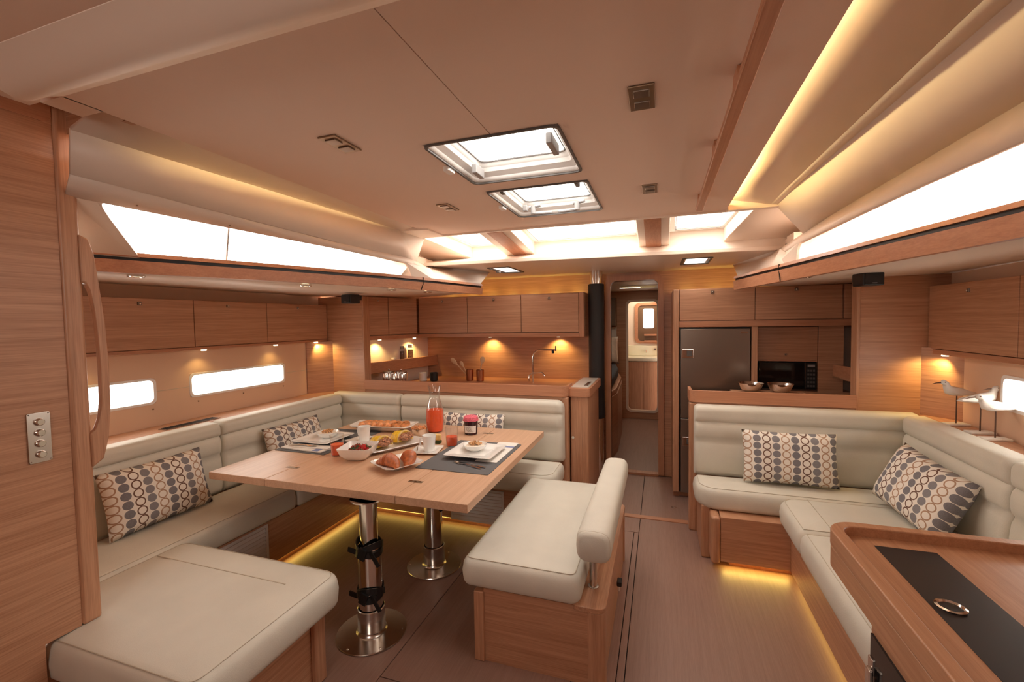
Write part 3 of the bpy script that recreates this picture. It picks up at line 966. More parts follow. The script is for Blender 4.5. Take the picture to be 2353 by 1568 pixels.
# ---- upper lockers, left hull side (three doors)
t = thing('overhead_locker', 'long oak overhead locker above the hull windows, nearest the black left-hand speaker', 'cabinet', (-3.0, 2.2, 1.375))
box(-3.06, -2.975, 0.98, 3.368, 1.385, 1.705).build('cabinet_body', 'oak_h', t, bevel=.003)
box(-3.06, -2.958, 0.98, 3.368, 1.372, 1.392).build('bottom_rail', 'walnut', t, bevel=.003)
for a, b in ((1.0, 2.122), (2.126, 2.70), (2.704, 3.362)):
    d = box(-2.974, -2.952, a, b, 1.396, 1.705).build('door', 'oak_h', t, bevel=.002)
    knob_catch(d, (-2.952, {1.0: 1.80, 2.126: 2.37, 2.704: 3.02}[a], 1.672), 1)
# ---- upper locker, right hull side
t = thing('overhead_locker', 'oak overhead locker over the three wooden shorebirds at the right edge', 'cabinet', (1.6, 2.3, 1.31))
box(1.572, 1.66, -0.5, 3.368, 1.325, 1.70).build('cabinet_body', 'oak_h', t, bevel=.003)
box(1.556, 1.66, -0.5, 3.368, 1.292, 1.322).build('bottom_rail', 'walnut', t, bevel=.003)
for a, b in ((2.652, 3.362), (1.9, 2.648)):
    d = box(1.550, 1.571, a, b, 1.326, 1.70).build('door', 'oak_h', t, bevel=.002)
    knob_catch(d, (1.550, 3.0 if a > 2 else 2.3, 1.655), -1)
# ---- downlights in the soffits
for i, (x, y, z, l) in enumerate(((-2.29, 1.39, 1.768, 'small round downlight nearest the curved wooden grab handle'), (-2.045, 2.16, 1.769, 'small round downlight in the left soffit above the middle locker door'),
                                  (-1.80, 2.70, 1.768, 'small round downlight right of the black left-hand speaker'), (-1.70, 3.03, 1.768, 'tiny downlight at the forward tip of the left rail'),
                                  (0.790, 2.95, 1.758, 'small round downlight in the right soffit left of the black speaker'))):
    t = thing('downlight', l, 'light', (x, y, z), group='round downlights under the side decks')
    MB().lathe([(.021, .006), (.034, .006), (.034, -.004), (.028, -.007), (.021, -.004)], (x, y, z), 20, False).build('bezel', 'chrome', t, smooth=True)
    MB().lathe([(0.0005, .002), (.021, .002), (.021, .0), (0.0005, -.002)], (x, y, z), 16).build('lens', 'lamp', t, smooth=True)
    spot('downlight_beam', (x, y, z - .012), (0, 0, -1), 2.4, WARM, 120)
# ---- under-cabinet lamps
for x, y, z, pw, dr in ((-2.975, 3.24, 1.362, 4, (.3, .5, -1)), (1.575, 3.24, 1.284, 4, (-.3, .5, -1)), (-1.72, 4.385, 1.362, 6.0, (0, .35, -1)), (-0.98, 4.385, 1.362, 6.0, (0, .35, -1)),
                        (-2.50, 4.15, 1.362, 5.0, (-.2, 0, -1)), (-2.62, 3.70, 1.362, 4.0, (-.2, 0, -1)), (-2.98, 2.2, 1.362, .7, (0, 0, -1)), (-2.98, 1.5, 1.362, .7, (0, 0, -1)), (-2.98, 2.8, 1.362, .7, (0, 0, -1)), (1.60, 2.5, 1.284, .7, (0, 0, -1))):
    l = {(-2.975, 3.24): 'small lamp under the left locker beside the speaker bulkhead', (1.575, 3.24): 'small lamp under the right locker beside the bulkhead',
         (-1.72, 4.385): 'small lamp shining on the galley wall behind the wooden spoons', (-0.98, 4.385): 'small lamp shining on the galley wall behind the tap',
         (-2.50, 4.15): 'small lamp over the spice jars', (-2.62, 3.70): 'small lamp over the left end of the galley shelf',
         (-2.98, 2.2): 'small spotlight under the left locker between the two hull windows', (-2.98, 1.5): 'small spotlight under the left locker over the nearest hull window',
         (-2.98, 2.8): 'small spotlight under the left locker over the far hull window', (1.60, 2.5): 'small spotlight under the right locker over the birds'}[(x, y)]
    MB().lathe([(.0005, .0095), (.016, .0095), (.018, .004), (.014, .0), (.0005, .0)], (x, y, z), 14).build('cabinet_lamp', 'lamp', smooth=True, label=l, cat='light', group='lamps under the lockers')
    spot('cabinet_lamp_beam', (x, y, z - .012), dr, pw * 1.2, (1, .66, .22), 125, r=.012)

# ---- ceiling fixtures
for i, (x, y, l) in enumerate(((-1.075, 1.322, 'metal twin ceiling fixture left of the larger hatch'), (-0.050, 1.357, 'metal twin ceiling fixture nearest the wooden ceiling handrail'),
                               (-1.118, 2.245, 'metal twin ceiling fixture left of the smaller hatch'), (-0.048, 2.30, 'metal twin ceiling fixture right of the smaller hatch'))):
    t = thing('ceiling_fixture', l, 'light', (x, y, 2.17), group='twin ceiling fixtures')
    MB().box(x - .036, x + .036, y - .072, y + .072, 2.164, 2.170).build('plate', 'brass', t, bevel=.002)
    for s in (-1, 1):
        MB().box(x - .022, x + .022, y + s * .034 - .020, y + s * .034 + .020, 2.160, 2.1655).build('rocker', 'steel', t, bevel=.002)

# ---- ceiling handrail
t = thing('ceiling_handrail', 'long wooden grab rail fixed under the ceiling on the right', 'handrail', (0.198, 0.8, 2.11))
box(0.180, 0.218, 0.0, 2.61, 2.105, 2.128).build('rail', 'walnut', t, bevel=.005)
for y in (0.55, 1.30, 1.80, 2.52):
    MB().loft([[(0.184, y - .05, 2.127), (0.212, y - .05, 2.127), (0.212, y + .05, 2.127), (0.184, y + .05, 2.127)], [(0.184, y - .03, 2.169), (0.212, y - .03, 2.169), (0.212, y + .03, 2.169), (0.184, y + .03, 2.169)]]).build('standoff', 'walnut', t, bevel=.003)
    
# ---- galley, left: wall lockers
t = thing('galley_wall_locker', 'oak galley wall locker with three doors below the glowing golden wall', 'cabinet', (-1.55, 4.28, 1.37))
box(-2.42, -0.672, 4.125, 4.468, 1.375, 1.79).build('cabinet_body', 'oak_h', t, bevel=.003)
box(-0.716, -0.672, 4.092, 4.124, 1.375, 1.79).build('end_stile', 'walnut_v', t, bevel=.003)
box(-2.42, -0.717, 4.094, 4.124, 1.375, 1.412).build('bottom_rail', 'walnut_x', t, bevel=.003)
for a, b in ((-2.408, -1.856), (-1.851, -1.285), (-1.280, -0.722)):
    d = box(a, b, 4.100, 4.124, 1.420, 1.782).build('door', 'oak_h', t, bevel=.002)
    knob_catch(d, ((a + b) / 2, 4.10, 1.745), 'y')
box(-2.3, -.75, 4.285, 4.30, 1.79, 1.797).build('led_strip', 'led', t)
t = thing('galley_side_locker', 'narrow two-door oak locker between the bulkhead and the galley wall locker', 'cabinet', (-2.65, 3.78, 1.37))
m = MB().prism([(-2.60, 3.452), (-2.445, 4.10), (-2.445, 4.466), (-3.0, 4.466), (-3.0, 3.452)], 1.375, 1.79)
m.build('cabinet_body', 'oak_h', t, bevel=.003)


def obq(p0, p1, th):
    a, b = Vector(p0), Vector(p1)
    n = Vector((b.y - a.y, -(b.x - a.x))).normalized() * th
    return [tuple(a), tuple(b), tuple(b + n), tuple(a + n)]


for a, b in ((0.01, 0.40), (0.41, 0.985)):
    p0, p1 = lerp((-2.598, 3.452), (-2.443, 4.10), a), lerp((-2.598, 3.452), (-2.443, 4.10), b)
    d = MB().prism(obq(p0, p1, .02), 1.42, 1.782).build('door', 'oak_h', t, bevel=.002)
    c = lerp(p0, p1, .5)
    MB().ball((c[0] + .024, c[1], 1.745), .008, n=8, m=5).build('button', 'chrome', d, smooth=True)
MB().prism(obq((-2.598, 3.452), (-2.443, 4.10), .022), 1.375, 1.412).build('bottom_rail', 'walnut', t, bevel=.002)

# galley left: side wall, shelf and worktop
m = MB().prism([(-2.74, 3.452), (-2.52, 4.468), (-3.14, 4.468), (-3.14, 3.452)], 0.0, 1.374)
struct(m, 'wall_galley_left', 'liner')
t = thing('galley_shelf', 'oak shelf with a deep fiddle board holding the spice jars', 'shelf', (-2.5, 3.95, 1.05))
MB().prism([(-2.735, 3.455), (-2.525, 4.466), (-2.40, 4.466), (-2.61, 3.455)], 1.052, 1.072).build('shelf_board', 'oak_y', t)
MB().prism([(-2.625, 3.455), (-2.415, 4.466), (-2.395, 4.466), (-2.605, 3.455)], 1.056, 1.160).build('fiddle_board', 'walnut', t, bevel=.003)
t = thing('galley_counter', 'galley worktop behind the left settee with the sink tap', 'counter', (-1.6, 3.9, 0))
box(-2.50, -0.72, 3.47, 4.468, 0.05, 0.89).build('cabinet_body', 'oak_h', t)
box(-2.50, -0.70, 3.455, 4.468, 0.89, 0.925).build('worktop', 'walnut_x', t)
# counter end unit beside the mast post
t = thing('counter_end_unit', 'rounded oak end unit with pale top at the galley entrance', 'cabinet', (-0.63, 3.7, 0))
MB().prism(rrect(-0.678, -0.535, 3.425, 4.05, .02), 0, .93).build('cabinet_body', 'oak_v', t, bevel=.004)
MB().prism(rrect(-0.700, -0.515, 3.405, 4.07, .035), .93, 1.000).build('top_rim', 'walnut_x', t, bevel=.004)
MB().prism(rrect(-0.672, -0.535, 3.44, 4.03, .02), 1.000, 1.004).build('top_inlay', 'worktop', t)
box(-0.575, -0.55, 3.5, 3.70, 1.004, 1.012).build('vent_slot', 'steel', t)
box(-0.667, -0.585, 3.420, 3.426, 0.10, .90).build('door', 'oak_v', t, bevel=.002)
MB().lathe([(.0005, -.008), (.011, -.008), (.013, 0), (.0005, .0)], (0, 0, 0), 14).xf(Matrix.Translation((-0.655, 3.424, .606)) @ Matrix.Rotation(R(-90), 4, 'X') @ Matrix.Rotation(R(0), 4, 'Z')).build('round_catch', 'chrome', t, smooth=True)

# ---- mast compression post
px, py = -0.572, 4.20
t = thing('mast_post', 'polished steel mast post wrapped in a black leather sleeve', 'post', (px, py, 0))
MB().lathe([(.0005, 0), (.085, 0), (.085, .012), (.060, .016), (.060, 1.986), (.0005, 1.986)], (px, py, 0), 28).build('pole', 'chrome', t, smooth=True)
MB().lathe([(.062, .600), (.073, .606), (.073, 1.862), (.062, 1.868)], (px, py, 0), 28, False).build('leather_sleeve', 'blackcloth', t, smooth=True)

# ---- galley objects
def jar(x, y, z, r, h, mat, label, cap='chrome', group='spice jars in the galley', fill=.75):
    t = thing('spice_jar', label, 'jar', (x, y, z), group=group)
    MB().lathe([(.0005, .001), (r * .9, .001), (r, .005), (r, h * fill), (.0005, h * fill)], (x, y, z), 16).build('contents', mat, t, smooth=True)
    MB().lathe([(r * .93, .0), (r * 1.04, .004), (r * 1.04, h * .82), (r * .8, h * .87)], (x, y, z), 18, False).build('glass_body', 'glass', t, smooth=True)
    MB().lathe([(.0005, h * .85), (r * .9, h * .85), (r * .92, h), (.0005, h)], (x, y, z), 16).build('lid', cap, t, smooth=True)
    return t


jar(-2.60, 3.90, 1.072, .026, .105, 'granola', 'short spice jar with white lid on the galley shelf', 'white', fill=.6)
jar(-2.535, 4.12, 1.072, .028, .23, 'granola', 'tall spice jar with patterned contents and pale lid on the galley shelf', 'white')
jar(-2.60, 4.06, 1.072, .024, .215, 'darkwood', 'tall dark jar behind the pale-lidded one on the galley shelf', 'steel')
jar(-2.65, 3.80, 1.072, .020, .075, 'darkwood', 'smallest dark jar on the galley shelf', 'steel')
for i, (x, y) in enumerate(((-2.455, 3.60), (-2.32, 3.60))):
    t = thing('storage_canister', ('left' if i == 0 else 'right') + ' fluted steel canister of the pair behind the fiddle rail', 'canister', (x, y, .925), group='fluted canisters on the galley counter')
    n = 40
    secs = []
    for z, k in ((0, .95), (.006, 1), (.125, 1), (.135, .96)):
        secs.append([(x + (.052 + .006 * (j % 2)) * k * math.cos(2 * math.pi * j / n), y + (.052 + .006 * (j % 2)) * k * math.sin(2 * math.pi * j / n), .925 + z) for j in range(n)])
    MB().loft(secs).build('body', 'chrome', t, smooth=True, sharp=20)
    MB().lathe([(.0005, .135), (.054, .135), (.052, .150), (.0005, .156)], (x, y, .925), 20).build('lid', 'steel', t, smooth=True)
    MB().ball((x, y, .925 + .165), .010, n=10, m=6).build('knob', 'chrome', t, smooth=True)
for i, (x, y, m_, l) in enumerate(((-2.33, 4.02, 'greyplate', 'pale grey pot right of the fluted canisters'), (-2.22, 4.05, 'black', 'small black pot right of the fluted canisters'))):
    MB().lathe([(.0005, 0), (.032, 0), (.040, .008), (.042, .085), (.036, .09), (.034, .075), (.0005, .07)], (x, y, .925), 18).build('small_pot', m_, smooth=True, label=l, cat='pot')
for i, x in enumerate((-1.86, -1.745)):
    t = thing('utensil_cup', ('left' if i == 0 else 'right') + ' copper-coloured cup holding wooden spoons', 'cup', (x, 4.15, .925), group='copper cups for utensils')
    MB().lathe([(.0005, 0), (.034, 0), (.038, .004), (.040, .115), (.037, .115), (.034, .01), (.0005, .01)], (x, 4.15, .925), 20).build('cup_body', 'copper', t, smooth=True)


def wspoon(b, tip, l, w=.022, slot=False):
    b, tip = Vector(b), Vector(tip)
    ax = (tip - b).normalized()
    m = MB().tube([b, b.lerp(tip, .72)], .006, 8)
    n = 10
    secs = []
    side = ax.cross(Vector((0, 1, 0))).normalized()
    for k, s in ((.70, .3), (.76, .7), (.84, 1), (.92, .95), (.98, .6), (1.0, .2)):
        c = b.lerp(tip, k)
        secs.append([c + side * math.cos(2 * math.pi * j / n) * w * s + Vector((0, 1, 0)) * math.sin(2 * math.pi * j / n) * .005 for j in range(n)])
    m.loft(secs)
    m.build('wooden_spoon', 'spoonwood', smooth=True, label=l, cat='spoon')


wspoon((-1.85, 4.15, .94), (-2.07, 4.15, 1.155), 'wooden spoon leaning furthest left in the copper cup', .024)
wspoon((-1.845, 4.13, .94), (-1.96, 4.14, 1.125), 'wooden spatula in the middle of the left copper cup', .020)
wspoon((-1.765, 4.15, .94), (-1.71, 4.15, 1.175), 'upright wooden spoon in the right copper cup', .026)
t = thing('sink_tap', 'tall slim chrome tap with a horizontal spout and lever', 'tap', (-1.20, 4.20, .925))
m = MB().tube([(-1.20, 4.20, .925), (-1.20, 4.20, 1.16), (-1.192, 4.20, 1.20), (-1.165, 4.20, 1.232), (-1.13, 4.20, 1.243), (-0.965, 4.18, 1.245)], .009, 12)
m.build('spout', 'chrome', t, smooth=True)
MB().tube([(-0.99, 4.18, 1.245), (-0.99, 4.18, 1.212)], .013, 10).build('aerator', 'black', t, smooth=True)
MB().tube([(-0.962, 4.18, 1.235), (-0.962, 4.18, 1.285)], .006, 8).build('tip_lever', 'black', t, smooth=True)
MB().tube([(-1.24, 4.19, .93), (-1.235, 4.19, .99), (-1.205, 4.19, 1.012), (-1.10, 4.18, 1.022), (-1.075, 4.18, .99)], .0065, 8).build('filter_spout', 'chrome', t, smooth=True)

# ---- fridge column and right galley
FY = 3.97
t = thing('fridge_housing', 'oak galley unit around the fridge with two upper doors', 'cabinet', (0.7, 4.2, 0))
box(0.098, 0.150, FY - .012, 4.466, 0.045, 1.775).build('side_post', 'oak_v', t, bevel=.012, seg=3)
box(0.150, 0.70, FY + .05, 4.466, 0.0, 0.04).build('plinth', 'walnut', t)
box(0.104, 0.150, FY + .03, 4.466, 0.0, 0.045).build('plinth_end', 'walnut', t)
box(0.150, 1.45, FY + .022, 4.466, 1.505, 1.775).build('cabinet_body', 'oak_h', t)
box(0.150, 1.45, FY - .004, 4.466, 1.455, 1.505).build('bottom_rail', 'walnut_x', t, bevel=.003)
box(0.694, 0.738, FY, 4.466, 0.0, 1.455).build('divider_post', 'oak_v', t, bevel=.003)
for a, b in ((0.154, 0.715), (0.719, 1.306)):
    d = box(a, b, FY, FY + .021, 1.510, 1.770).build('door', 'oak_h', t, bevel=.002)
    knob_catch(d, ((a + b) / 2 - (0.03 if a < .5 else 0.01), FY, 1.742), 'y', 1.2)
d = box(1.318, 1.45, FY, FY + .021, 1.510, 1.770).build('door', 'oak_h', t, bevel=.002)
box(0.20, 1.25, 4.19, 4.205, 1.775, 1.782).build('led_strip', 'led', t)
t = thing('refrigerator', 'brushed steel two-door refrigerator set in oak', 'refrigerator', (0.42, 4.2, 0.04))
box(0.155, 0.690, FY + .03, 4.46, 0.042, 1.45).build('fridge_body', 'black', t)
for i, (z0, z1, hz) in enumerate(((0.690, 1.440, 1.235), (0.048, 0.682, 0.49))):
    d = box(0.162, 0.684, FY - .004, FY + .029, z0, z1).build('door', 'steel', t, bevel=.003)
    box(0.172, 0.262, FY - .010, FY - .003, hz - .038, hz + .038).build('latch_plate', 'chrome', d, bevel=.004)
    box(0.208, 0.250, FY - .016, FY - .009, hz - .022, hz + .024).build('latch_flap', 'rubber', d, bevel=.002)
box(0.615, 0.665, FY - .0055, FY - .0035, 1.402, 1.418).build('badge', 'chrome', t)
# oven recess
t = thing('microwave_cabinet', 'oak cabinet niche around the microwave with a flap above', 'cabinet', (1.0, 4.25, 0.9))
box(0.740, 1.25, 4.44, 4.466, 0.9, 1.454).build('back_panel', 'oak_h', t)
d = box(0.752, 1.186, 4.10, 4.12, 1.180, 1.448).build('flap_door', 'oak_h', t, bevel=.002)
knob_catch(d, (0.965, 4.10, 1.225), 'y', .8)
box(0.752, 1.186, 4.10, 4.44, 1.168, 1.179).build('shelf_board', 'oak_x', t)
box(1.190, 1.36, 4.095, 4.44, 0.9, 1.454).build('side_panel', 'oak_h', t, bevel=.002)
t = thing('microwave', 'built-in black microwave oven with a glass door and keypad', 'microwave', (0.975, 4.25, 0.94))
box(0.770, 1.184, 4.115, 4.43, 0.945, 1.160).build('case', 'black', t, bevel=.003)
box(0.772, 1.098, 4.103, 4.114, 0.950, 1.156).build('door', 'blackglass', t, bevel=.003)
box(0.790, 1.06, 4.100, 4.1035, 0.972, 1.135).build('door_window', 'blackglass', t)
box(1.102, 1.106, 4.100, 4.114, 0.948, 1.160).build('door_handle_strip', 'steel', t)
box(1.108, 1.182, 4.103, 4.114, 0.950, 1.156).build('keypad_panel', 'black', t, bevel=.002)
box(1.120, 1.170, 4.1, 4.1035, 1.125, 1.143).build('display', 'grey', t)
for r_ in range(5):
    for c_ in range(3):
        box(1.119 + c_ * .019, 1.133 + c_ * .019, 4.1005, 4.1032, .962 + r_ * .031, .978 + r_ * .031).build('key', 'rubber', t)
box(0.766, 1.188, 4.098, 4.118, 0.930, 0.944).build('trim_strip', 'steel', t)
# right galley counter, side wall and shelf
t = thing('galley_counter', 'right galley worktop behind the right sofa, below the microwave', 'counter', (0.9, 3.9, 0))
box(0.742, 1.42, 4.12, 4.466, 0.05, .89).build('cabinet_body', 'oak_h', t)
box(0.742, 1.42, 4.10, 4.44, 0.892, .928).build('worktop', 'oak_x', t)
box(0.26, 1.55, 3.47, 3.80, .90, .928).build('serving_top', 'oak_x', t)
box(0.26, 1.55, 3.47, 3.80, .0, .90).build('serving_body', 'oak_h', t)
m = MB().prism([(1.62, 3.452), (1.42, 4.466), (2.0, 4.466), (2.0, 3.452)], 0.0, 1.78)
struct(m, 'wall_galley_right', 'liner')
t = thing('corner_shelf', 'small oak corner shelf with a fiddle, right of the microwave', 'shelf', (1.45, 4.0, 1.04))
MB().prism([(1.615, 3.455), (1.47, 4.18), (1.28, 4.07), (1.40, 3.455)], 1.045, 1.062).build('shelf_board', 'oak_x', t)
MB().prism([(1.40, 3.455), (1.28, 4.07), (1.298, 4.08), (1.418, 3.455)], 1.045, 1.150).build('fiddle_board', 'walnut', t, bevel=.003)
MB().box(-.012, .012, -.08, .08, 0, .235).xf(Matrix.Translation((1.40, 3.78, 1.063)) @ Matrix.Rotation(R(6), 4, 'Y')).build('book', 'book', bevel=.003, label='dark green book leaning on the corner shelf by the microwave', cat='book')

# glass and metal bowls on the right fiddle
for i, (x, l) in enumerate(((0.605, 'left of two shallow metal bowls on the galley ledge'), (0.795, 'right of two shallow metal bowls on the galley ledge'))):
    MB().lathe([(.0005, 0), (.035, .0), (.065, .022), (.082, .058), (.086, .066), (.080, .062), (.060, .028), (.032, .008), (.0005, .008)], (x + .02, 3.60, .985), 26).build(
        'metal_bowl', 'chrome', smooth=True, label=l, cat='bowl', group='metal bowls on the galley ledge')
box(0.50, 0.98, 3.50, 3.70, .929, .984).build('serving_board', 'oak_x', bevel=.004, label='low oak riser under the two metal bowls', cat='board')

# ---- speakers
for i, (x, z, l, s) in enumerate(((-2.42, 1.705, 'small black speaker under the left soffit', 1), (1.12, 1.705, 'small black speaker under the right soffit', -1))):
    t = thing('speaker', l, 'speaker', (x, 3.04, z - .008), group='black corner speakers')
    MB().box(-.055, .055, -.05, .05, 0, .075).xf(Matrix.Translation((x, 3.04, z - .008)) @ Matrix.Rotation(R(-12 * s), 4, 'Z')).build('case', 'black', t, bevel=.008, seg=3)
    MB().box(-.048, .048, -.056, -.050, .006, .069).xf(Matrix.Translation((x, 3.04, z - .008)) @ Matrix.Rotation(R(-12 * s), 4, 'Z')).build('grille', 'blackcloth', t)
    box(x + s * .03 - .02, x + s * .03 + .02, 3.05, 3.12, z + .02, z + .062).build('bracket', 'black', t, bevel=.004)
    MB().box(-.012, .012, -.0575, -.056, .012, .016).xf(Matrix.Translation((x, 3.04, z - .008)) @ Matrix.Rotation(R(-12 * s), 4, 'Z')).build('badge', 'grey', t)

# ---- light switch plate on the left panel
t = thing('switch_plate', 'steel plate with four round push switches on the foreground panel', 'switch', (-1.954, .872, 1.09))
MB().prism([(p[0], p[1]) for p in rrect(.843, .902, 1.088, 1.254, .006)], -1.956, -1.950, 'x').build('plate', 'pedestal', t, bevel=.001)
for i in range(4):
    z = 1.223 - i * .036
    o = MB().lathe([(.0005, .012), (.009, .012), (.012, .008), (.013, .0), (.0005, .0)], (0, 0, 0), 18).xf(Matrix.Translation((-1.950, .873, z)) @ Matrix.Rotation(R(90), 4, 'Y')).build('push_button', 'chrome', t, smooth=True)
for z in (1.094, 1.249):
    for y in (.848, .897):
        MB().ball((-1.9495, y, z), .0022, n=8, m=4).build('screw', 'steel', t)

# ---- wooden grab handle on the forward edge of the panel
out_ = [(1.004, 1.862), (1.030, 1.850), (1.044, 1.800), (1.054, 1.70), (1.066, 1.56), (1.072, 1.40), (1.070, 1.24), (1.058, 1.12), (1.040, 1.050), (1.006, 1.028)]
in_ = [(1.004, 1.692), (1.016, 1.690), (1.028, 1.660), (1.038, 1.58), (1.043, 1.48), (1.045, 1.38), (1.043, 1.26), (1.034, 1.20), (1.022, 1.165), (1.004, 1.150)]
m = MB()
secs = []
for (a, b), (c, d) in zip(out_, in_):
    secs.append([(-1.962, a, b), (-1.938, a, b), (-1.938, c, d), (-1.962, c, d)])
m.loft(secs)
m.build('grab_handle', 'oak_v', bevel=.006, seg=3, label='curved wooden grab handle on the edge of the foreground panel', cat='handle')

# ================================================================== UPHOLSTERY
def cushion(name, x0, x1, y0, y1, z0, z1, label, r=.03, cr=.05, group='seat cushions', crown=.010, seams=True, cat='cushion', rads=None):
    """soft slab with rounded plan corners, rounded edges, slight crown and a stitched seam"""
    n = 6
    m = MB()
    rr = rads or (cr, cr, cr, cr)

    def ring(ins):
        pts = []
        for (cx, cy, a0), q in zip(((x1, y1, 0), (x0, y1, 90), (x0, y0, 180), (x1, y0, 270)), rr):
            q2 = max(q - ins, .004)
            sx, sy = (1 if a0 in (0, 270) else -1), (1 if a0 in (0, 90) else -1)
            ccx, ccy = cx - sx * (ins + q2), cy - sy * (ins + q2)
            for k in range(n + 1):
                a = R(a0 + 90 * k / n)
                pts.append((ccx + q2 * math.cos(a), ccy + q2 * math.sin(a)))
        return pts
    prof = []
    for k in range(5):
        a = R(90 * k / 4)
        prof.append((r * .7 * (1 - math.sin(a)), z0 + r * .7 * (1 - math.cos(a))))
    prof.append((-.004, (z0 + z1) / 2))
    for k in range(6):
        a = R(90 * k / 5)
        prof.append((r * (1 - math.cos(a)), z1 - r + r * math.sin(a)))
    prof += [(r + .05, z1 + crown * .6), (r + .12, z1 + crown)]
    secs = []
    lim = min(x1 - x0, y1 - y0) / 2 - .01
    for ins, z in prof:
        ins = min(ins, lim)
        secs.append([(p[0], p[1], z) for p in ring(ins)])
    m.loft(secs)
    o = m.build(name, 'leather', smooth=True, sharp=60, label=label, cat=cat, group=group)
    if seams:
        pts = ring(r * .55)
        s = MB().tube([(p[0], p[1], z1 - r * .10 + .001) for p in pts] + [(pts[0][0], pts[0][1], z1 - r * .10 + .001)], .0016, 5)
        s.build('stitched_seam', 'stitch', o)
    return o


GL, GR = 'left settee seat cushions', 'right sofa seat cushions'
cushion('seat_cushion', -2.262, -1.300, 0.865, 1.535, .325, .465, 'broad cream seat cushion in the left foreground', r=.045, cr=.07, group=GL)
box(-2.20, -1.45, 1.36, 1.364, .4735, .4765).build('cushion_seam', 'stitch', bpy.data.objects['seat_cushion'])
cushion('seat_cushion', -2.70, -2.266, 0.985, 2.255, .325, .462, 'long cream seat cushion under the nearest patterned pillow on the left', r=.04, cr=.03, group=GL)
cushion('seat_cushion', -2.70, -2.258, 2.262, 3.26, .325, .462, 'corner seat cushion of the left settee behind the table', r=.04, cr=.03, group=GL)
cushion('seat_cushion', -2.252, -0.690, 2.895, 3.25, .325, .462, 'cream seat cushion along the galley partition behind the table', r=.045, cr=.05, group=GL, rads=(.03, .02, .02, .11))
cushion('seat_cushion', 0.212, 1.47, 2.965, 3.25, .325, .462, 'cream seat cushion of the right sofa under the upright patterned pillow', r=.045, cr=.05, group=GR, rads=(.03, .03, .13, .02))
cushion('seat_cushion', 0.655, 1.47, 2.50, 2.960, .325, .464, 'middle seat cushion of the right sofa below the tilted pillow', r=.045, cr=.05, group=GR, rads=(.02, .10, .03, .03))
cushion('seat_cushion', 0.655, 1.47, 1.615, 2.496, .325, .464, 'seat cushion of the right sofa nearest the desk', r=.045, cr=.05, group=GR, rads=(.03, .03, .02, .02))
box(0.80, 0.8025, 1.9, 2.40, .4735, .4755).build('cushion_seam', 'stitch', bpy.data.objects['seat_cushion.006'])
box(0.80, 0.8025, 2.55, 2.92, .4735, .4755).build('cushion_seam', 'stitch', bpy.data.objects['seat_cushion.005'])


def backrest(p0, p1, nrm, thick, z0, z1, label, group, grooves=(.70, .82), r0=.03, r1=.03, lean=0.0):
    """channel-stitched back cushion: p0 -> p1 is the back edge, nrm points into the room"""
    a, b, nv = Vector((*p0, 0)), Vector((*p1, 0)), Vector((*nrm, 0)).normalized()
    L_ = (b - a).length
    u = (b - a) / L_
    lv = [z0] + [g for g in grooves] + [z1]
    prof = [(0, z0 + .01), (.012, z0)]
    for k in range(len(lv) - 1):
        za, zb = lv[k], lv[k + 1]
        last = k == len(lv) - 2
        zt = zb - .035 if last else zb
        for i in range(9):
            s = i / 8
            if k > 0 and i == 0:
                continue
            z = za + (zt - za) * s
            bulge = .019 * (math.sin(math.pi * min(s, .5 if last else 1))) ** .5 if 0 < s < 1 else (.019 if last and s == 1 else 0)
            prof.append((thick + bulge - .016 + lean * (z - z0), max(z, z0 + .004)))
    tt = thick + .003 + lean * (z1 - z0)
    for k in range(1, 6):
        an = R(90 * k / 5)
        prof.append((tt - .035 * (1 - math.cos(an)), z1 - .035 + .035 * math.sin(an)))
    prof += [(.03, z1 + .002), (.008, z1 - .006), (0, z1 - .02)]
    zc, dc = (z0 + z1) / 2, thick * .45
    st = [(0.0, r0, 1), (.12, r0, 0), (.35, r0, 0), (.7, r0, 0), (1, r0, 0)]
    secs = []
    ns = 6
    pos = [(r0 * (1 - math.cos(R(90 * i / ns))), r0 * (1 - math.sin(R(90 * i / ns)))) for i in range(ns + 1)]
    pos2 = [(L_ - r1 * (1 - math.cos(R(90 * i / ns))), r1 * (1 - math.sin(R(90 * i / ns)))) for i in range(ns, -1, -1)]
    for s, ins in pos + pos2:
        sec = []
        for d_, z in prof:
            dd = max(d_ - ins * min(1, d_ / thick), 0)
            zz = z - ins * max(0, (z - (z1 - .12)) / .12) if z > z1 - .12 else z
            sec.append(a + u * s + nv * dd + Vector((0, 0, zz)))
        secs.append(sec)
    return MB().loft(secs).build('back_cushion', 'leather', smooth=True, sharp=70, label=label, cat='cushion', group=group)


BL, BR = 'left settee back cushions', 'right sofa back cushions'
backrest((-2.815, 0.985), (-2.815, 2.085), (1, 0), .125, .448, .908, 'back cushion behind the nearest patterned pillow on the left', BL)
backrest((-2.815, 2.092), (-2.825, 3.24), (1, 0), .125, .448, .908, 'back cushion under the far hull window on the left', BL)
backrest((-2.83, 3.35), (-2.126, 3.35), (0, -1), .10, .448, .915, 'short corner back cushion below the galley fiddle', BL)
backrest((-2.119, 3.35), (-0.705, 3.35), (0, -1), .10, .448, .915, 'long back cushion behind the juice carafe', BL, r1=.05)
backrest((0.222, 3.35), (1.485, 3.35), (0, -1), .10, .448, .930, 'back cushion of the right sofa along the galley partition', BR, r0=.03)
backrest((1.50, 3.24), (1.475, 2.345), (-1, 0), .125, .448, .930, 'back cushion of the right sofa behind the tilted pillow', BR)
backrest((1.475, 2.338), (1.475, 1.87), (-1, 0), .125, .448, .930, 'back cushion of the right sofa cut by the right picture edge', BR)

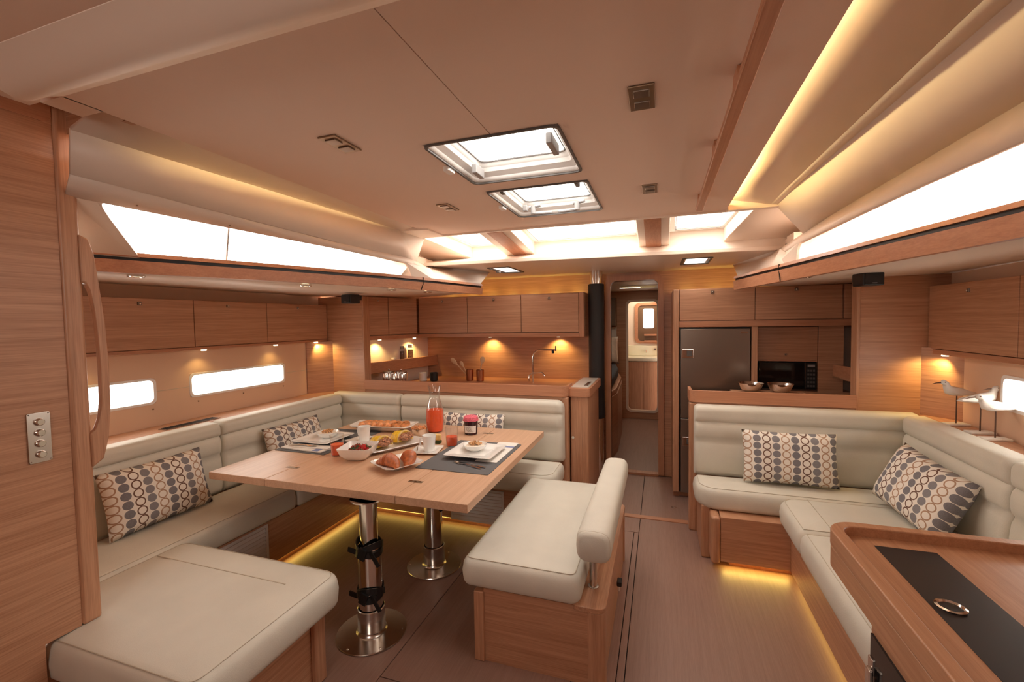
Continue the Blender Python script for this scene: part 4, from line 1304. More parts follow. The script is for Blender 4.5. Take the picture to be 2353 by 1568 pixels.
# settee bases
t = thing('settee', 'oak base of the left settee with louvred vents', 'seat', (-2.0, 2.6, 0))
box(-2.98, -2.285, 0.98, 3.36, .05, .323).build('side_base', 'oak_h', t, bevel=.003)
box(-2.284, -0.735, 2.955, 3.36, .05, .323).build('front_base', 'oak_h', t, bevel=.003)
box(-2.98, -2.33, 0.98, 3.36, .0, .05).build('plinth', 'walnut', t)
box(-2.33, -0.78, 3.00, 3.36, .0, .05).build('plinth', 'walnut', t)
box(-2.325, -2.318, 1.6, 2.95, .03, .037).build('led_strip', 'led', t)
box(-2.30, -.80, 2.990, 2.997, .03, .037).build('led_strip', 'led', t)
MB().box(-3.045, -2.818, .98, 3.36, .872, .900).build('ledge', 'oak_y', t, bevel=.003)
box(-3.0, -2.825, .98, 3.36, .33, .87).build('back_box', 'oak_h', t)
box(-2.925, -2.855, 1.85, 2.20, .900, .905).build('ledge_grille', 'steel', t)
for i in range(4):
    box(-2.915 + i * .015, -2.909 + i * .015, 1.86, 2.19, .905, .907).build('slat', 'black', t)


def louvre(par, axis, p, u0, u1, z0, z1, n=9):
    f = MB()
    frame(f, [(u0, z0), (u1, z0), (u1, z1), (u0, z1)], [(u0 + .018, z0 + .018), (u1 - .018, z0 + .018), (u1 - .018, z1 - .018), (u0 + .018, z1 - .018)], p - .008 if axis == 'y' else p, p if axis == 'y' else p + .008, axis)
    g = f.build('vent_frame', 'greyplate', par, bevel=.002)
    h = (z1 - z0 - .036) / n
    for k in range(n):
        z = z0 + .018 + h * k
        m = MB()
        if axis == 'y':
            m.add([(u0 + .018, p - .007, z), (u1 - .018, p - .007, z), (u1 - .018, p - .001, z + h * .8), (u0 + .018, p - .001, z + h * .8), (u0 + .018, p - .005, z), (u1 - .018, p - .005, z), (u1 - .018, p - .0005, z + h * .8), (u0 + .018, p - .0005, z + h * .8)],
                  [(0, 1, 2, 3), (7, 6, 5, 4), (0, 4, 5, 1), (3, 2, 6, 7)])
        else:
            m.add([(p + .007, u0 + .018, z), (p + .007, u1 - .018, z), (p + .001, u1 - .018, z + h * .8), (p + .001, u0 + .018, z + h * .8), (p + .005, u0 + .018, z), (p + .005, u1 - .018, z), (p + .0005, u1 - .018, z + h * .8), (p + .0005, u0 + .018, z + h * .8)],
                  [(0, 1, 2, 3), (7, 6, 5, 4), (0, 4, 5, 1), (3, 2, 6, 7)])
        m.build('slat', 'greyplate', g)
    return g


louvre(t, 'y', 2.954, -1.50, -1.075, .045, .300)
louvre(t, 'x', -2.284, 1.62, 2.03, .07, .315)
t = thing('settee_end', 'oak base under the broad foreground cushion', 'seat', (-1.8, 1.2, 0))
box(-1.94, -1.40, .90, 1.475, .0, .323).build('base_body', 'oak_h', t, bevel=.003)
box(-1.402, -1.37, 1.43, 1.49, .0, .323).build('corner_post', 'oak_v', t, bevel=.010, seg=3)
box(-1.402, -1.37, .88, .94, .0, .323).build('corner_post', 'oak_v', t, bevel=.010, seg=3)
t = thing('sofa', 'oak base of the right sofa with golden light under it', 'seat', (1.0, 2.6, 0))
box(0.345, 1.57, 2.885, 3.36, .048, .323).build('front_base', 'oak_h', t, bevel=.003)
box(0.29, 0.345, 2.875, 3.30, .03, .323).build('corner_post', 'oak_v', t, bevel=.020, seg=4)
box(0.715, 1.57, 1.62, 2.884, .048, .323).build('side_base', 'oak_h', t, bevel=.003)
box(0.40, 1.57, 2.95, 3.36, .0, .047).build('plinth', 'walnut', t)
box(0.77, 1.57, 1.62, 2.95, .0, .047).build('plinth', 'walnut', t)
for k in range(9):
    box(0.365 + k * .040, 0.390 + k * .040, 2.936, 2.944, .036, .044).build('led', 'led', t)
box(0.752, 0.760, 1.65, 2.86, .036, .044).build('led_strip', 'led', t)
MB().prism([(1.505, 3.36), (1.645, 3.36), (1.575, 2.3), (1.575, 1.0), (1.480, 1.0), (1.480, 2.3)], .886, .912).build('ledge', 'oak_y', t, bevel=.003)
box(1.505, 1.57, 1.0, 3.36, .33, .885).build('back_box', 'oak_h', t)

# ---- patterned pillows
def pillow(w, h, th, loc, rot, label, name='throw_pillow'):
    t = MB()
    nu, nv = 22, 14
    vs, fs = [], []
    for side in (1, -1):
        for j in range(nv + 1):
            for i in range(nu + 1):
                u, v = 2 * i / nu - 1, 2 * j / nv - 1
                edge_x = w / 2 * (1 - .045 * (1 - v * v) ** 1) * (1 if abs(u) < 1 else 1)
                edge_z = h / 2 * (1 - .06 * (1 - u * u))
                d_ = th / 2 * (max(0, (1 - u ** 4)) ** .55) * (max(0, (1 - v ** 4)) ** .6)
                vs.append((u * edge_x, -side * d_, v * edge_z))
    n1 = (nu + 1) * (nv + 1)
    for j in range(nv):
        for i in range(nu):
            a = j * (nu + 1) + i
            fs.append((a, a + 1, a + nu + 2, a + nu + 1))
            fs.append((n1 + a, n1 + a + nu + 1, n1 + a + nu + 2, n1 + a + 1))
    t.add(vs, fs)
    o = t.build(name, 'pillow', local=True, smooth=True, sharp=180, label=label, cat='pillow', group='ring-patterned pillows')
    me = o.data
    b = bmesh.new()
    b.from_mesh(me)
    bmesh.ops.remove_doubles(b, verts=b.verts, dist=.0004)
    bmesh.ops.recalc_face_normals(b, faces=b.faces)
    b.to_mesh(me)
    b.free()
    o.location = loc
    o.rotation_euler = [R(a) for a in rot]
    return o


pillow(.53, .34, .13, (-2.600, 1.635, .640), (-16, 0, 90), 'nearest ring-patterned pillow on the left settee')
pillow(.53, .33, .13, (-2.61, 2.610, .640), (-16, 0, 90), 'ring-patterned pillow on the left settee behind the newspaper napkin end of the table')
bpy.data.objects['throw_pillow.001']['label'] = 'ring-patterned pillow on the left side settee half hidden by the table'
pillow(.55, .33, .11, (-1.42, 3.172, .645), (-8, 0, 0), 'ring-patterned pillow behind the juice carafe and jam jar')
pillow(.53, .33, .13, (0.765, 3.150, .640), (-13, 0, 0), 'upright ring-patterned pillow on the right sofa')
pillow(.53, .34, .14, (1.245, 2.74, .640), (-24, 6, -84), 'tilted ring-patterned pillow beside the desk')

# ================================================================== BENCH
t = thing('bench', 'oak bench with cream seat pad and low backrest beside the table', 'bench', (-0.53, 2.3, 0))
box(-0.755, -0.255, 1.785, 2.86, 0.0, .335).build('bench_body', 'oak_h', t)
MB().prism(rrect(-0.36, -0.215, 1.775, 2.87, .035), .318, .342).build('side_shelf', 'oak_y', t, bevel=.004)
for x0, x1, y0, y1 in ((-0.800, -0.752, 1.772, 1.82), (-0.800, -0.752, 2.83, 2.87)):
    box(x0, x1, y0, y1, 0, .322).build('corner_post', 'oak_v', t, bevel=.006)
for y0, y1 in ((1.775, 1.86), (2.79, 2.868)):
    MB().prism(rrect(-0.30, -0.217, y0, y1, .034), 0, .318).build('corner_post', 'oak_v', t, bevel=.002)
box(-0.792, -0.754, 1.82, 2.83, 0, .322).build('side_panel', 'oak_h', t)
box(-0.256, -0.226, 1.86, 2.79, 0, .318).build('side_panel', 'oak_h', t)
for y in (1.93, 2.66):
    MB().lathe([(.024, .0), (.024, .004), (.017, .006), (.017, .26)], (-.285, y, .342), 18, False).build('backrest_post', 'pedestal', t, smooth=True)
c = cushion('seat_cushion', -0.862, -0.318, 1.765, 2.875, .335, .465, 'x', r=.045, cr=.05)
for k in ('label', 'category', 'group'):
    del c[k]
c.name = 'seat_pad'
ORG[c.name] = ORG['bench']
c.parent = t
c.location = Vector(c.location) - Vector(t.location)
# backrest roll
m = MB()
secs = []
L0, L1 = 1.752, 2.80
n = 20
for s, k in ((0, .72), (.006, .84), (.018, .94), (.04, 1.0), (.3, 1.0), (.75, 1.0), (1.008, 1.0), (1.03, .94), (1.042, .84), (1.048, .72)):
    cx, cz, hx, hz = -.262, .603, .072 * k, .068 * k
    sec = []
    for j in range(n):
        a = 2 * math.pi * j / n
        q = 3.4
        ca, sa = math.cos(a), math.sin(a)
        sec.append((cx + hx * math.copysign(abs(ca) ** (2 / q), ca), L0 + s, cz + hz * math.copysign(abs(sa) ** (2 / q), sa)))
    secs.append(sec)
m.loft(secs)
b_ = m.build('backrest', 'leather', t, smooth=True, sharp=75)
pts = [(p[0] * 1.0 + (p[0] + .262) * .01, p[1], p[2]) for p in secs[3]]
MB().tube([(p[0], L0 + .022, p[2]) for p in secs[2]] + [(secs[2][0][0], L0 + .022, secs[2][0][2])], .0016, 5).build('stitched_seam', 'stitch', b_)
o = box(-.215, -.190, 2.255, 2.305, .160, .185).build('latch', 'black', t, bevel=.005)
box(-.212, -.200, 2.27, 2.285, .128, .158).build('latch_tongue', 'white', o, bevel=.003)

# ================================================================== TABLE
t = thing('saloon_table', 'large oak saloon table on two steel pedestals laid for breakfast', 'table', (-1.6, 2.4, 0))
TX0, TX1, TY0, TY1 = -2.385, -0.812, 1.755, 3.11
m = MB()
for k, (a, b) in enumerate(((TX0, -1.984), (-1.981, -1.187), (-1.184, TX1))):
    box(a, b, TY0, TY1, .680, .72).build('table_leaf' if k != 1 else 'tabletop', 'table', t, bevel=.003)
box(-1.95, -1.0, 2.0, 2.25, .655, .679).build('support_board', 'oak_x', t)
for x, y in ((-2.031, 1.946), (-1.218, 1.943), (-1.208, 2.945), (-2.02, 2.95)):
    x = -1.982 if x < -1.6 else -1.185
    o = box(x - .040, x + .040, y - .012, y + .012, .7195, .7212).build('hinge', 'brass', t, bevel=.001)
    for s in (-1, 0, 1):
        MB().lathe([(.0005, .0012), (.007, .0012), (.007, 0), (.0005, 0)], (x + s * .026, y, .7212), 10).build('screw', 'chrome', o)


def strap(x, y, z, r, par, turn, h=.032):
    m = MB()
    n = 24
    for s, z0, tl in ((0, z, .10), (1, z - .012, -.14)):
        secs = []
        for j in range(n + 1):
            a = 2 * math.pi * j / n + turn
            zz = z0 + tl * .25 * math.sin(a - turn + .6)
            secs.append([(x + (r + .002 + .003 * s) * math.cos(a), y + (r + .002 + .003 * s) * math.sin(a), zz), (x + (r + .007 + .003 * s) * math.cos(a), y + (r + .007 + .003 * s) * math.sin(a), zz),
                         (x + (r + .007 + .003 * s) * math.cos(a), y + (r + .007 + .003 * s) * math.sin(a), zz + h), (x + (r + .002 + .003 * s) * math.cos(a), y + (r + .002 + .003 * s) * math.sin(a), zz + h)])
        m.loft(secs)
    a = turn - 2.2
    m.box(-.02, .02, -.012, .0, -.02, .035)
    m.xf(Matrix.Translation((x + (r + .012) * math.cos(-1.5), y + (r + .004) * math.sin(-1.5), z)) @ Matrix.Rotation(R(20), 4, 'Y'), len(m.v) - 8)
    a0 = len(m.v)
    m.box(-.010, .010, -.006, .0, -.075, .01)
    m.xf(Matrix.Translation((x + r * .75, y - r * .8, z + .01)) @ Matrix.Rotation(R(-35), 4, 'Y'), a0)
    a0 = len(m.v)
    m.box(-.045, .0, -.006, .0, -.012, .012)
    m.xf(Matrix.Translation((x - r * .8, y - r * .75, z)) @ Matrix.Rotation(R(10), 4, 'Y'), a0)
    m.build('strap', 'black', par)


for (x, y, straps) in ((-1.362, 1.79, (.200, .420)), (-1.357, 2.42, (.425,))):
    leg = MB().lathe([(.0005, .001), (.166, .001), (.170, .004), (.168, .008), (.075, .014), (.068, .022), (.066, .030)], (x, y, 0), 40, False).build('pedestal_base', 'pedestal', t, smooth=True)
    for k in range(6):
        a = R(60 * k + 20)
        MB().ball((x + .150 * math.cos(a), y + .150 * math.sin(a), .009), .006, .006, .003, n=8, m=4).build('screw', 'chrome', leg, smooth=True)
    lg = MB().lathe([(.066, .012), (.066, .130), (.062, .134)], (x, y, 0), 32, False).build('pedestal_collar', 'pedestal', t, smooth=True)
    MB().lathe([(.057, .13), (.057, .44), (.053, .443)], (x, y, 0), 32, False).build('lower_tube', 'chrome', t, smooth=True)
    MB().lathe([(.043, .44), (.043, .672), (.085, .674), (.085, .680)], (x, y, 0), 32, False).build('upper_tube', 'chrome', t, smooth=True)
    for z in straps:
        strap(x, y, z, .057, t, .5 + z * 3)

# ================================================================== DESK (chart table)
t = thing('chart_table', 'oak desk with raised rounded rim and black inlay in the right foreground', 'desk', (0.9, 1.0, 0))
X0, X1, Y0, Y1 = .552, 1.54, -0.6, 1.835
rr = .095
out_ = [(X0, Y0)] + [(X0 + rr - rr * math.cos(R(a)), Y1 - rr + rr * math.sin(R(a))) for a in range(0, 91, 10)] + [(X1, Y1)]
iw = .040
r3 = rr - iw
in_ = [(X0 + iw, Y0)] + [(X0 + iw + r3 - r3 * math.cos(R(a)), Y1 - iw - r3 + r3 * math.sin(R(a))) for a in range(0, 91, 10)] + [(X1, Y1 - iw)]
MB().loft([[(a[0], a[1], .745), (a[0], a[1], .800), (b[0], b[1], .800), (b[0], b[1], .745)] for a, b in zip(out_, in_)]).build('raised_rim', 'chart', t, bevel=.005, seg=3)
iw2 = .006
MB().prism([(a[0] + .002, min(a[1], Y1 - .002)) for a in out_] + [(X1, Y0)], .670, .742).build('fascia', 'chart', t, bevel=.003)
box(X0 + .02, X1, Y0, Y1 - .02, .742, .768).build('desktop', 'chart', t)
box(.669, .834, .2, 1.732, .7675, .7695).build('inlay_panel', 'blackpanel', t)
MB().lathe([(.024, .0), (.031, .0), (.033, .004), (.027, .006), (.024, .001)], (.712, 1.412, .7695), 28, False).build('finger_ring', 'chrome', t, smooth=True)
MB().lathe([(.0005, .0), (.024, .0), (.024, .001), (.0005, .001)], (.712, 1.412, .7697), 24).build('finger_hole', 'black', t)
box(.615, 1.50, -0.6, 1.600, 0, .669).build('desk_body', 'chart', t, bevel=.003)
box(.608, .6145, -0.2, 1.585, .05, .560).build('dark_door', 'blackglass', t)
o = box(.603, .612, 1.560, 1.590, .440, .490).build('latch_plate', 'chrome', t, bevel=.003)
box(.590, .602, 1.545, 1.575, .405, .465).build('latch_lever', 'chrome', o, bevel=.004)

# ================================================================== ON THE TABLE
Z = .7203
def mat_(x0, x1, y0, y1, l):
    t = thing('placemat', l, 'placemat', ((x0 + x1) / 2, (y0 + y1) / 2, Z), group='grey placemats')
    MB().prism(rrect(x0, x1, y0, y1, .008), Z, Z + .003).build('mat_cloth', 'placemat', t)
mat_(-1.300, -.862, 2.128, 2.722, 'grey placemat at the near right place, close to the bench')
mat_(-2.372, -1.975, 2.185, 2.775, 'grey placemat at the left place, by the folded napkin')


def sqplate(name, cx, cy, z, s, rim, h, mat, label, rot=0, sy=None, group=None, corner=.02, lift=0.0):
    """square dish: foot, sloping wall, flat rim"""
    sy = sy or s
    t = MB()
    def ring(ax, ay, zz, k=corner, up_=0):
        pts = rrect(-ax, ax, -ay, ay, min(k, ax * .9), 4)
        return [(x, y, zz + up_ * ((abs(x) / ax) * (abs(y) / ay)) ** 3) for x, y in pts]
    a, b = s / 2, sy / 2
    secs = [ring(a * .45, b * .45, 0.0), ring(a * .5, b * .5, h * .25), ring(a * .62, b * .62, h * .45), ring(a, b, h, up_=lift), ring(a, b, h + .003, up_=lift), ring(a - rim, b - rim, h - .001, up_=lift * .5), ring(a * .60, b * .60, h * .55), ring(a * .45, b * .45, h * .42)]
    t.loft(secs)
    t.xf(Matrix.Translation((cx, cy, z)) @ Matrix.Rotation(R(rot), 4, 'Z'))
    return t.build(name, mat, smooth=True, sharp=50, label=label, cat='plate', group=group)


sqplate('square_plate', -1.066, 2.445, Z + .003, .30, .05, .026, 'porcelain', 'square white plate under the bowl of granola near the bench')
sqplate('square_plate', -2.215, 2.45, Z + .003, .30, .05, .026, 'porcelain', 'square white plate on the left placemat under a granola bowl')


def gbowl(x, y, z, l, l2):
    MB().lathe([(.0005, 0), (.035, 0), (.040, .004), (.066, .020), (.076, .040), (.072, .040), (.060, .022), (.036, .008), (.0005, .008)], (x, y, z), 28).build('breakfast_bowl', 'porcelain', smooth=True, label=l, cat='bowl', group='white breakfast bowls')
    t = thing('granola_serving', l2, 'food', (x, y, z + .02), group='granola servings')
    MB().lathe([(.0005, .014), (.058, .014), (.062, .026), (.045, .036), (.0005, .040)], (x, y, z), 20).build('yoghurt', 'cream', t, smooth=True)
    m = MB()
    rg_ = random.Random(int(x * -100))
    for k in range(46):
        a, rr_ = rg_.uniform(0, 6.28), rg_.uniform(0, .038)
        b0 = len(m.v)
        m.box(-.008, .008, -.003, .003, -.003, .003)
        m.xf(Matrix.Translation((x + rr_ * math.cos(a), y + rr_ * math.sin(a), z + .043 + .016 * (1 - rr_ / .038) * rg_.random())) @ Euler((rg_.uniform(-.6, .6), rg_.uniform(-.6, .6), a)).to_matrix().to_4x4(), b0)
    m.build('granola_flakes', 'granola', t, kind='stuff')


gbowl(-1.090, 2.485, Z + .0155, 'round white bowl on the square plate nearest the bench', 'granola heaped in the bowl nearest the bench')
gbowl(-2.220, 2.50, Z + .0155, 'round white bowl on the square plate at the left place', 'granola in the bowl at the left place')

# napkins
m = MB().prism(rrect(-1.02, -.880, 2.30, 2.735, .004), 0, .006)
m.v = [(p[0], p[1], p[2] + Z + .0035 + .004 * math.sin(p[1] * 14)) for p in m.v]
t = thing('napkin', 'white napkin with blue stripe folded under the right plate', 'napkin', (-.95, 2.6, Z + .003))
MB().box(-1.02, -.885, 2.32, 2.735, Z + .0032, Z + .0075).build('folded_cloth', 'napkin', t, bevel=.002)
MB().box(-1.00, -.884, 2.62, 2.648, Z + .0076, Z + .0082).build('blue_stripe', 'blue', t)
t = thing('napkin', 'white folded napkin on the left placemat under the cutlery', 'napkin', (-2.2, 2.24, Z + .003))
m = MB().box(-.17, .17, -.045, .045, 0, .010)
m.xf(Matrix.Translation((-2.185, 2.255, Z + .0032)) @ Matrix.Rotation(R(-4), 4, 'Z')).build('folded_cloth', 'napkin', t, bevel=.004)
m = MB().box(-.11, .17, -.03, .04, .0, .005)
m.xf(Matrix.Translation((-2.18, 2.27, Z + .0135)) @ Matrix.Rotation(R(3), 4, 'Z')).build('upper_fold', 'napkin', t, bevel=.002)
MB().box(-.02, .03, -.046, .046, .0103, .0106).xf(Matrix.Translation((-2.07, 2.25, Z + .0032)) @ Matrix.Rotation(R(-4), 4, 'Z')).build('blue_stripe', 'blue', t)


def fork(p, rz, z, l):
    m = MB()
    secs = []
    for s, w, h in ((0, .007, .002), (.05, .0055, .004), (.11, .003, .008), (.135, .004, .006), (.15, .011, .002), (.165, .012, .002)):
        secs.append([(s, -w, h), (s, w, h), (s, w, h + .0022), (s, -w, h + .0022)])
    m.loft(secs)
    for k in range(4):
        yy = -.0105 + k * .007
        m.loft([[(.163, yy - .0018, .002), (.163, yy + .0018, .002), (.163, yy + .0018, .004), (.163, yy - .0018, .004)], [(.205, yy - .001, .008), (.205, yy + .001, .008), (.205, yy + .001, .0095), (.205, yy - .001, .0095)]])
    m.xf(Matrix.Translation((p[0], p[1], z)) @ Matrix.Rotation(R(rz), 4, 'Z'))
    m.build('fork', 'chrome', smooth=True, sharp=40, label=l, cat='fork')


def spoon(p, rz, z, l, s_=1.0, name='spoon', cat='spoon'):
    m = MB()
    secs = []
    for s, w, h, t_ in ((0, .007, .002, .002), (.05, .0055, .004, .002), (.11, .003, .008, .002), (.135, .004, .006, .002), (.145, .012, .004, .0015), (.160, .018, .0, .0015), (.178, .019, .0, .0015), (.195, .012, .003, .0015), (.203, .003, .005, .0015)):
        secs.append([(s * s_, -w * s_, h), (s * s_, 0, h - (.002 if w > .01 else 0)), (s * s_, w * s_, h), (s * s_, w * s_, h + t_), (s * s_, 0, h + t_ - (.002 if w > .01 else 0)), (s * s_, -w * s_, h + t_)])
    m.loft(secs)
    m.xf(Matrix.Translation((p[0], p[1], z)) @ Matrix.Rotation(R(rz), 4, 'Z'))
    m.build(name, 'chrome', smooth=True, sharp=60, label=l, cat=cat)


def knife(p, rz, z, l):
    m = MB()
    secs = []
    for s, w, h in ((0, .006, .002), (.06, .007, .003), (.09, .005, .003), (.10, .009, .002), (.17, .010, .002), (.20, .004, .002)):
        secs.append([(s, -w, h), (s, w * .7, h), (s, w * .7, h + .002), (s, -w, h + .002)])
    m.loft(secs)
    m.xf(Matrix.Translation((p[0], p[1], z)) @ Matrix.Rotation(R(rz), 4, 'Z'))
    m.build('knife', 'chrome', smooth=True, sharp=40, label=l, cat='knife')


fork((-.935, 2.200), 160, Z + .0035, 'steel fork on the right placemat in front of the plate')
spoon((-.915, 2.225), 168, Z + .0035, 'steel spoon beside the fork on the right placemat', 1.0)
fork((-2.31, 2.245), 8, Z + .0195, 'steel fork on the left folded napkin')
knife((-2.31, 2.27), 2, Z + .0195, 'steel knife on the left folded napkin')


def cup(x, y, rot, l, l2, l3, hs=1):
    sqplate('saucer', x - .015, y, Z + .0002, .175, .03, .013, 'porcelain', l2, rot=rot, group='square saucers', corner=.015)
    t = thing('coffee_cup', l, 'cup', (x, y, Z + .006), group='white coffee cups')
    z = Z + .0065
    MB().lathe([(.0005, .0), (.030, .0), (.033, .003), (.037, .05), (.043, .100), (.040, .100), (.034, .05), (.028, .010), (.0005, .008)], (x, y, z), 28).build('cup_body', 'porcelain', t, smooth=True)
    a = R(rot + 180)
    ux, uy = math.cos(a), math.sin(a)
    MB().tube([(x + ux * .036, y + uy * .036, z + .080), (x + ux * .058, y + uy * .058, z + .080), (x + ux * .062, y + uy * .062, z + .055), (x + ux * .054, y + uy * .054, z + .032), (x + ux * .034, y + uy * .034, z + .030)], .0055, 8).build('handle', 'porcelain', t, smooth=True)
    a = R(rot)
    sx, sy = x - .06, y - .045
    spoon((sx + .03 if hs < 0 else sx, sy), 60 if hs < 0 else 118, Z + .012, l3, .55, 'teaspoon')


cup(-1.375, 2.425, 12, 'white coffee cup near the middle of the table, left of the grey placemat', 'square white saucer left of the grey placemat at the bench side', 'teaspoon on the saucer left of the bench-side placemat')
cup(-1.93, 2.520, -10, 'white coffee cup at the left place, behind the nearest juice glass', 'square white saucer at the left place', 'teaspoon on the left saucer', -1)


def tumbler(x, y, l, jh=.055):
    t = thing('juice_glass', l, 'glass', (x, y, Z), group='juice tumblers')
    MB().lathe([(.0005, .006), (.034, .006), (.0375, jh), (.0005, jh)], (x, y, Z), 26).build('juice', 'juice', t, smooth=True)
    MB().lathe([(.0005, .0), (.036, .0), (.0365, .004), (.043, .125), (.041, .125), (.0355, .007), (.0005, .005)], (x, y, Z), 30).build('glass_body', 'glass', t, smooth=True)


tumbler(-1.900, 2.215, 'tumbler of orange juice in front, beside the left placemat', .068)
tumbler(-1.300, 2.590, 'tumbler of orange juice behind the middle coffee cup', .062)
# carafe
x, y = -1.59, 2.90
t = thing('juice_carafe', 'tall glass carafe half filled with orange juice', 'carafe', (x, y, Z))
MB().lathe([(.0005, .007), (.052, .007), (.060, .03), (.064, .09), (.0615, .165), (.0005, .165)], (x, y, Z), 30).build('juice', 'juice', t, smooth=True)
MB().lathe([(.0005, .0), (.054, .0), (.062, .03), (.067, .09), (.0635, .165), (.052, .21), (.040, .245), (.036, .27), (.040, .30), (.050, .345), (.048, .345), (.038, .30), (.034, .27), (.038, .245), (.050, .21), (.062, .165)], (x, y, Z), 34, False).build('glass_body', 'glass', t, smooth=True)
# jam jar
x, y = -1.30, 2.90
t = thing('jam_jar', 'jar of dark jam with pink checked lid and white label', 'jar', (x, y, Z))
MB().lathe([(.0005, .0), (.042, .0), (.046, .004), (.050, .075), (.050, .095), (.046, .103), (.0005, .103)], (x, y, Z), 12).build('jar_body', 'jam', t, smooth=True, sharp=20)
m = MB()
secs = []
for z, r_, w in ((.100, .056, .004), (.106, .055, .002), (.116, .053, 0), (.128, .051, 0), (.131, .046, 0)):
    secs.append([(x + (r_ + w * math.sin(9 * 2 * math.pi * j / 36)) * math.cos(2 * math.pi * j / 36), y + (r_ + w * math.sin(9 * 2 * math.pi * j / 36)) * math.sin(2 * math.pi * j / 36), Z + z) for j in range(36)])
m.loft(secs)
m.build('checked_lid', 'pink', t, smooth=True)
m = MB()
secs = []
for k in range(13):
    a = R(-125 + k * 8.5)
    secs.append([(x + r_ * math.cos(a), y + r_ * math.sin(a), Z + z) for r_, z in ((.0475, .018), (.0505, .018), (.0525, .068), (.0495, .068))])
m.loft(secs)
lb = m.build('paper_label', 'label', t, smooth=True)
for k, (zz, a0, a1) in enumerate(((.056, -112, -70), (.048, -104, -60), (.040, -110, -64), (.031, -100, -50))):
    m = MB()
    secs = []
    for j in range(9):
        a = R(a0 + (a1 - a0) * j / 8)
        q = .0478 + zz * .07
        w = .0022 * math.sin(j * 2.1)
        secs.append([(x + (q + d_) * math.cos(a), y + (q + d_) * math.sin(a), Z + zz + w + e_) for d_, e_ in ((.0016, -.0009), (.0022, -.0009), (.0022, .0009), (.0016, .0009))])
    m.loft(secs)
    m.build('handwriting', 'rubber', lb)
# granola tin
x, y = -1.632, 2.742
t = thing('granola_pot', 'small silver pot heaped with granola beside the carafe', 'pot', (x, y, Z))
MB().lathe([(.0005, .0), (.040, .0), (.044, .004), (.055, .058), (.052, .058), (.040, .006), (.0005, .006)], (x, y, Z), 28).build('pot_body', 'chrome', t, smooth=True)
m = MB().lathe([(.0005, .045), (.051, .05), (.045, .062), (.0005, .070)], (x, y, Z), 20)
rg_ = random.Random(5)
for k in range(70):
    a, r_ = rg_.uniform(0, 6.28), .05 * rg_.random() ** .5
    b0 = len(m.v)
    m.box(-.006, .006, -.004, .004, -.003, .003)
    m.xf(Matrix.Translation((x + r_ * math.cos(a), y + r_ * math.sin(a), Z + .064 + .010 * rg_.random() - r_ * .12)) @ Euler((rg_.uniform(-1, 1), rg_.uniform(-1, 1), a)).to_matrix().to_4x4(), b0)
m.build('granola', 'pastry', t, kind='stuff')
# yellow wedge behind the cup
t = thing('melon_wedge', 'small pale yellow and green fruit wedge behind the middle cup', 'fruit', (-1.425, 2.62, Z))
MB().loft([[(-1.455, 2.60, Z), (-1.395, 2.60, Z), (-1.395, 2.63, Z), (-1.455, 2.63, Z)], [(-1.458, 2.60, Z + .02), (-1.392, 2.60, Z + .02), (-1.392, 2.63, Z + .02), (-1.458, 2.63, Z + .02)]]).build('green_rind', 'leaf', t, bevel=.003)
MB().box(-1.456, -1.394, 2.600, 2.630, Z + .02, Z + .062).build('yellow_flesh', 'rind', t, bevel=.008)

# croissants on a square dish
sqplate('croissant_dish', -1.405, 2.11, Z, .225, .012, .028, 'porcelain', 'white square dish holding two croissants', rot=-28, group=None, corner=.03, lift=.012)


def croissant(x, y, z, rz, s, l):
    m = MB()
    n = 16
    secs = []
    N_ = 44
    for k in range(N_ + 1):
        u = 2 * k / N_ - 1
        a = u * 0.80
        rad = .125 * s
        cx, cy = rad * math.sin(a), rad * (math.cos(a) - .85)
        w = (.038 * (1 - abs(u) ** 1.6) ** .9 + .007) * s
        step = (abs(u) * 5.0) % 1
        w *= 1.05 - .15 * step
        nx, ny = math.sin(a), math.cos(a)
        secs.append([(cx + nx * w * math.cos(2 * math.pi * j / n), cy + ny * w * math.cos(2 * math.pi * j / n), w * .80 + w * .88 * math.sin(2 * math.pi * j / n)) for j in range(n)])
    m.loft(secs)
    m.xf(Matrix.Translation((x, y, z)) @ Matrix.Rotation(R(rz), 4, 'Z'))
    m.build('croissant', 'croissant', smooth=True, sharp=18, label=l, cat='croissant', group='croissants on the square dish')


croissant(-1.440, 2.075, Z + .013, -8, .90, 'front left croissant on the white square dish')
croissant(-1.372, 2.150, Z + .014, -50, .95, 'rear right croissant on the white square dish')

# strawberry bowl
bx, by = -1.725, 2.190
m = MB()


def sqring(a, z, k, lift=0):
    pts = rrect(-a, a, -a, a, k, 4)
    return [(x_, y_, z + lift * ((abs(x_) / a) * (abs(y_) / a)) ** 2) for x_, y_ in pts]


m.loft([sqring(.045, 0, .03), sqring(.062, .008, .03), sqring(.085, .035, .03), sqring(.098, .070, .02, .012), sqring(.095, .070, .02, .012), sqring(.080, .035, .03), sqring(.055, .012, .03), sqring(.03, .010, .02)])
m.xf(Matrix.Translation((bx, by, Z)) @ Matrix.Rotation(R(14), 4, 'Z'))
m.build('strawberry_bowl', 'porcelain', smooth=True, sharp=50, label='white square bowl filled with strawberries', cat='bowl')
STR = ['strawberry at the near left of the white bowl', 'strawberry in the middle of the near row in the bowl', 'strawberry at the near right corner of the bowl', 'strawberry at the far left edge of the bowl, with its green cap showing',
       'topmost strawberry in the centre of the bowl', 'strawberry just right of the topmost one', 'strawberry at the right edge of the bowl', 'strawberry in the middle of the far row in the bowl', 'strawberry at the far left of the far row in the bowl']
rg_ = random.Random(11)
spots = [(-.035, -.02, .045), (.0, -.035, .048), (.04, -.02, .046), (-.05, .02, .05), (-.01, .01, .064), (.03, .02, .060), (.055, .03, .048), (.0, .05, .050), (-.035, .045, .052)]
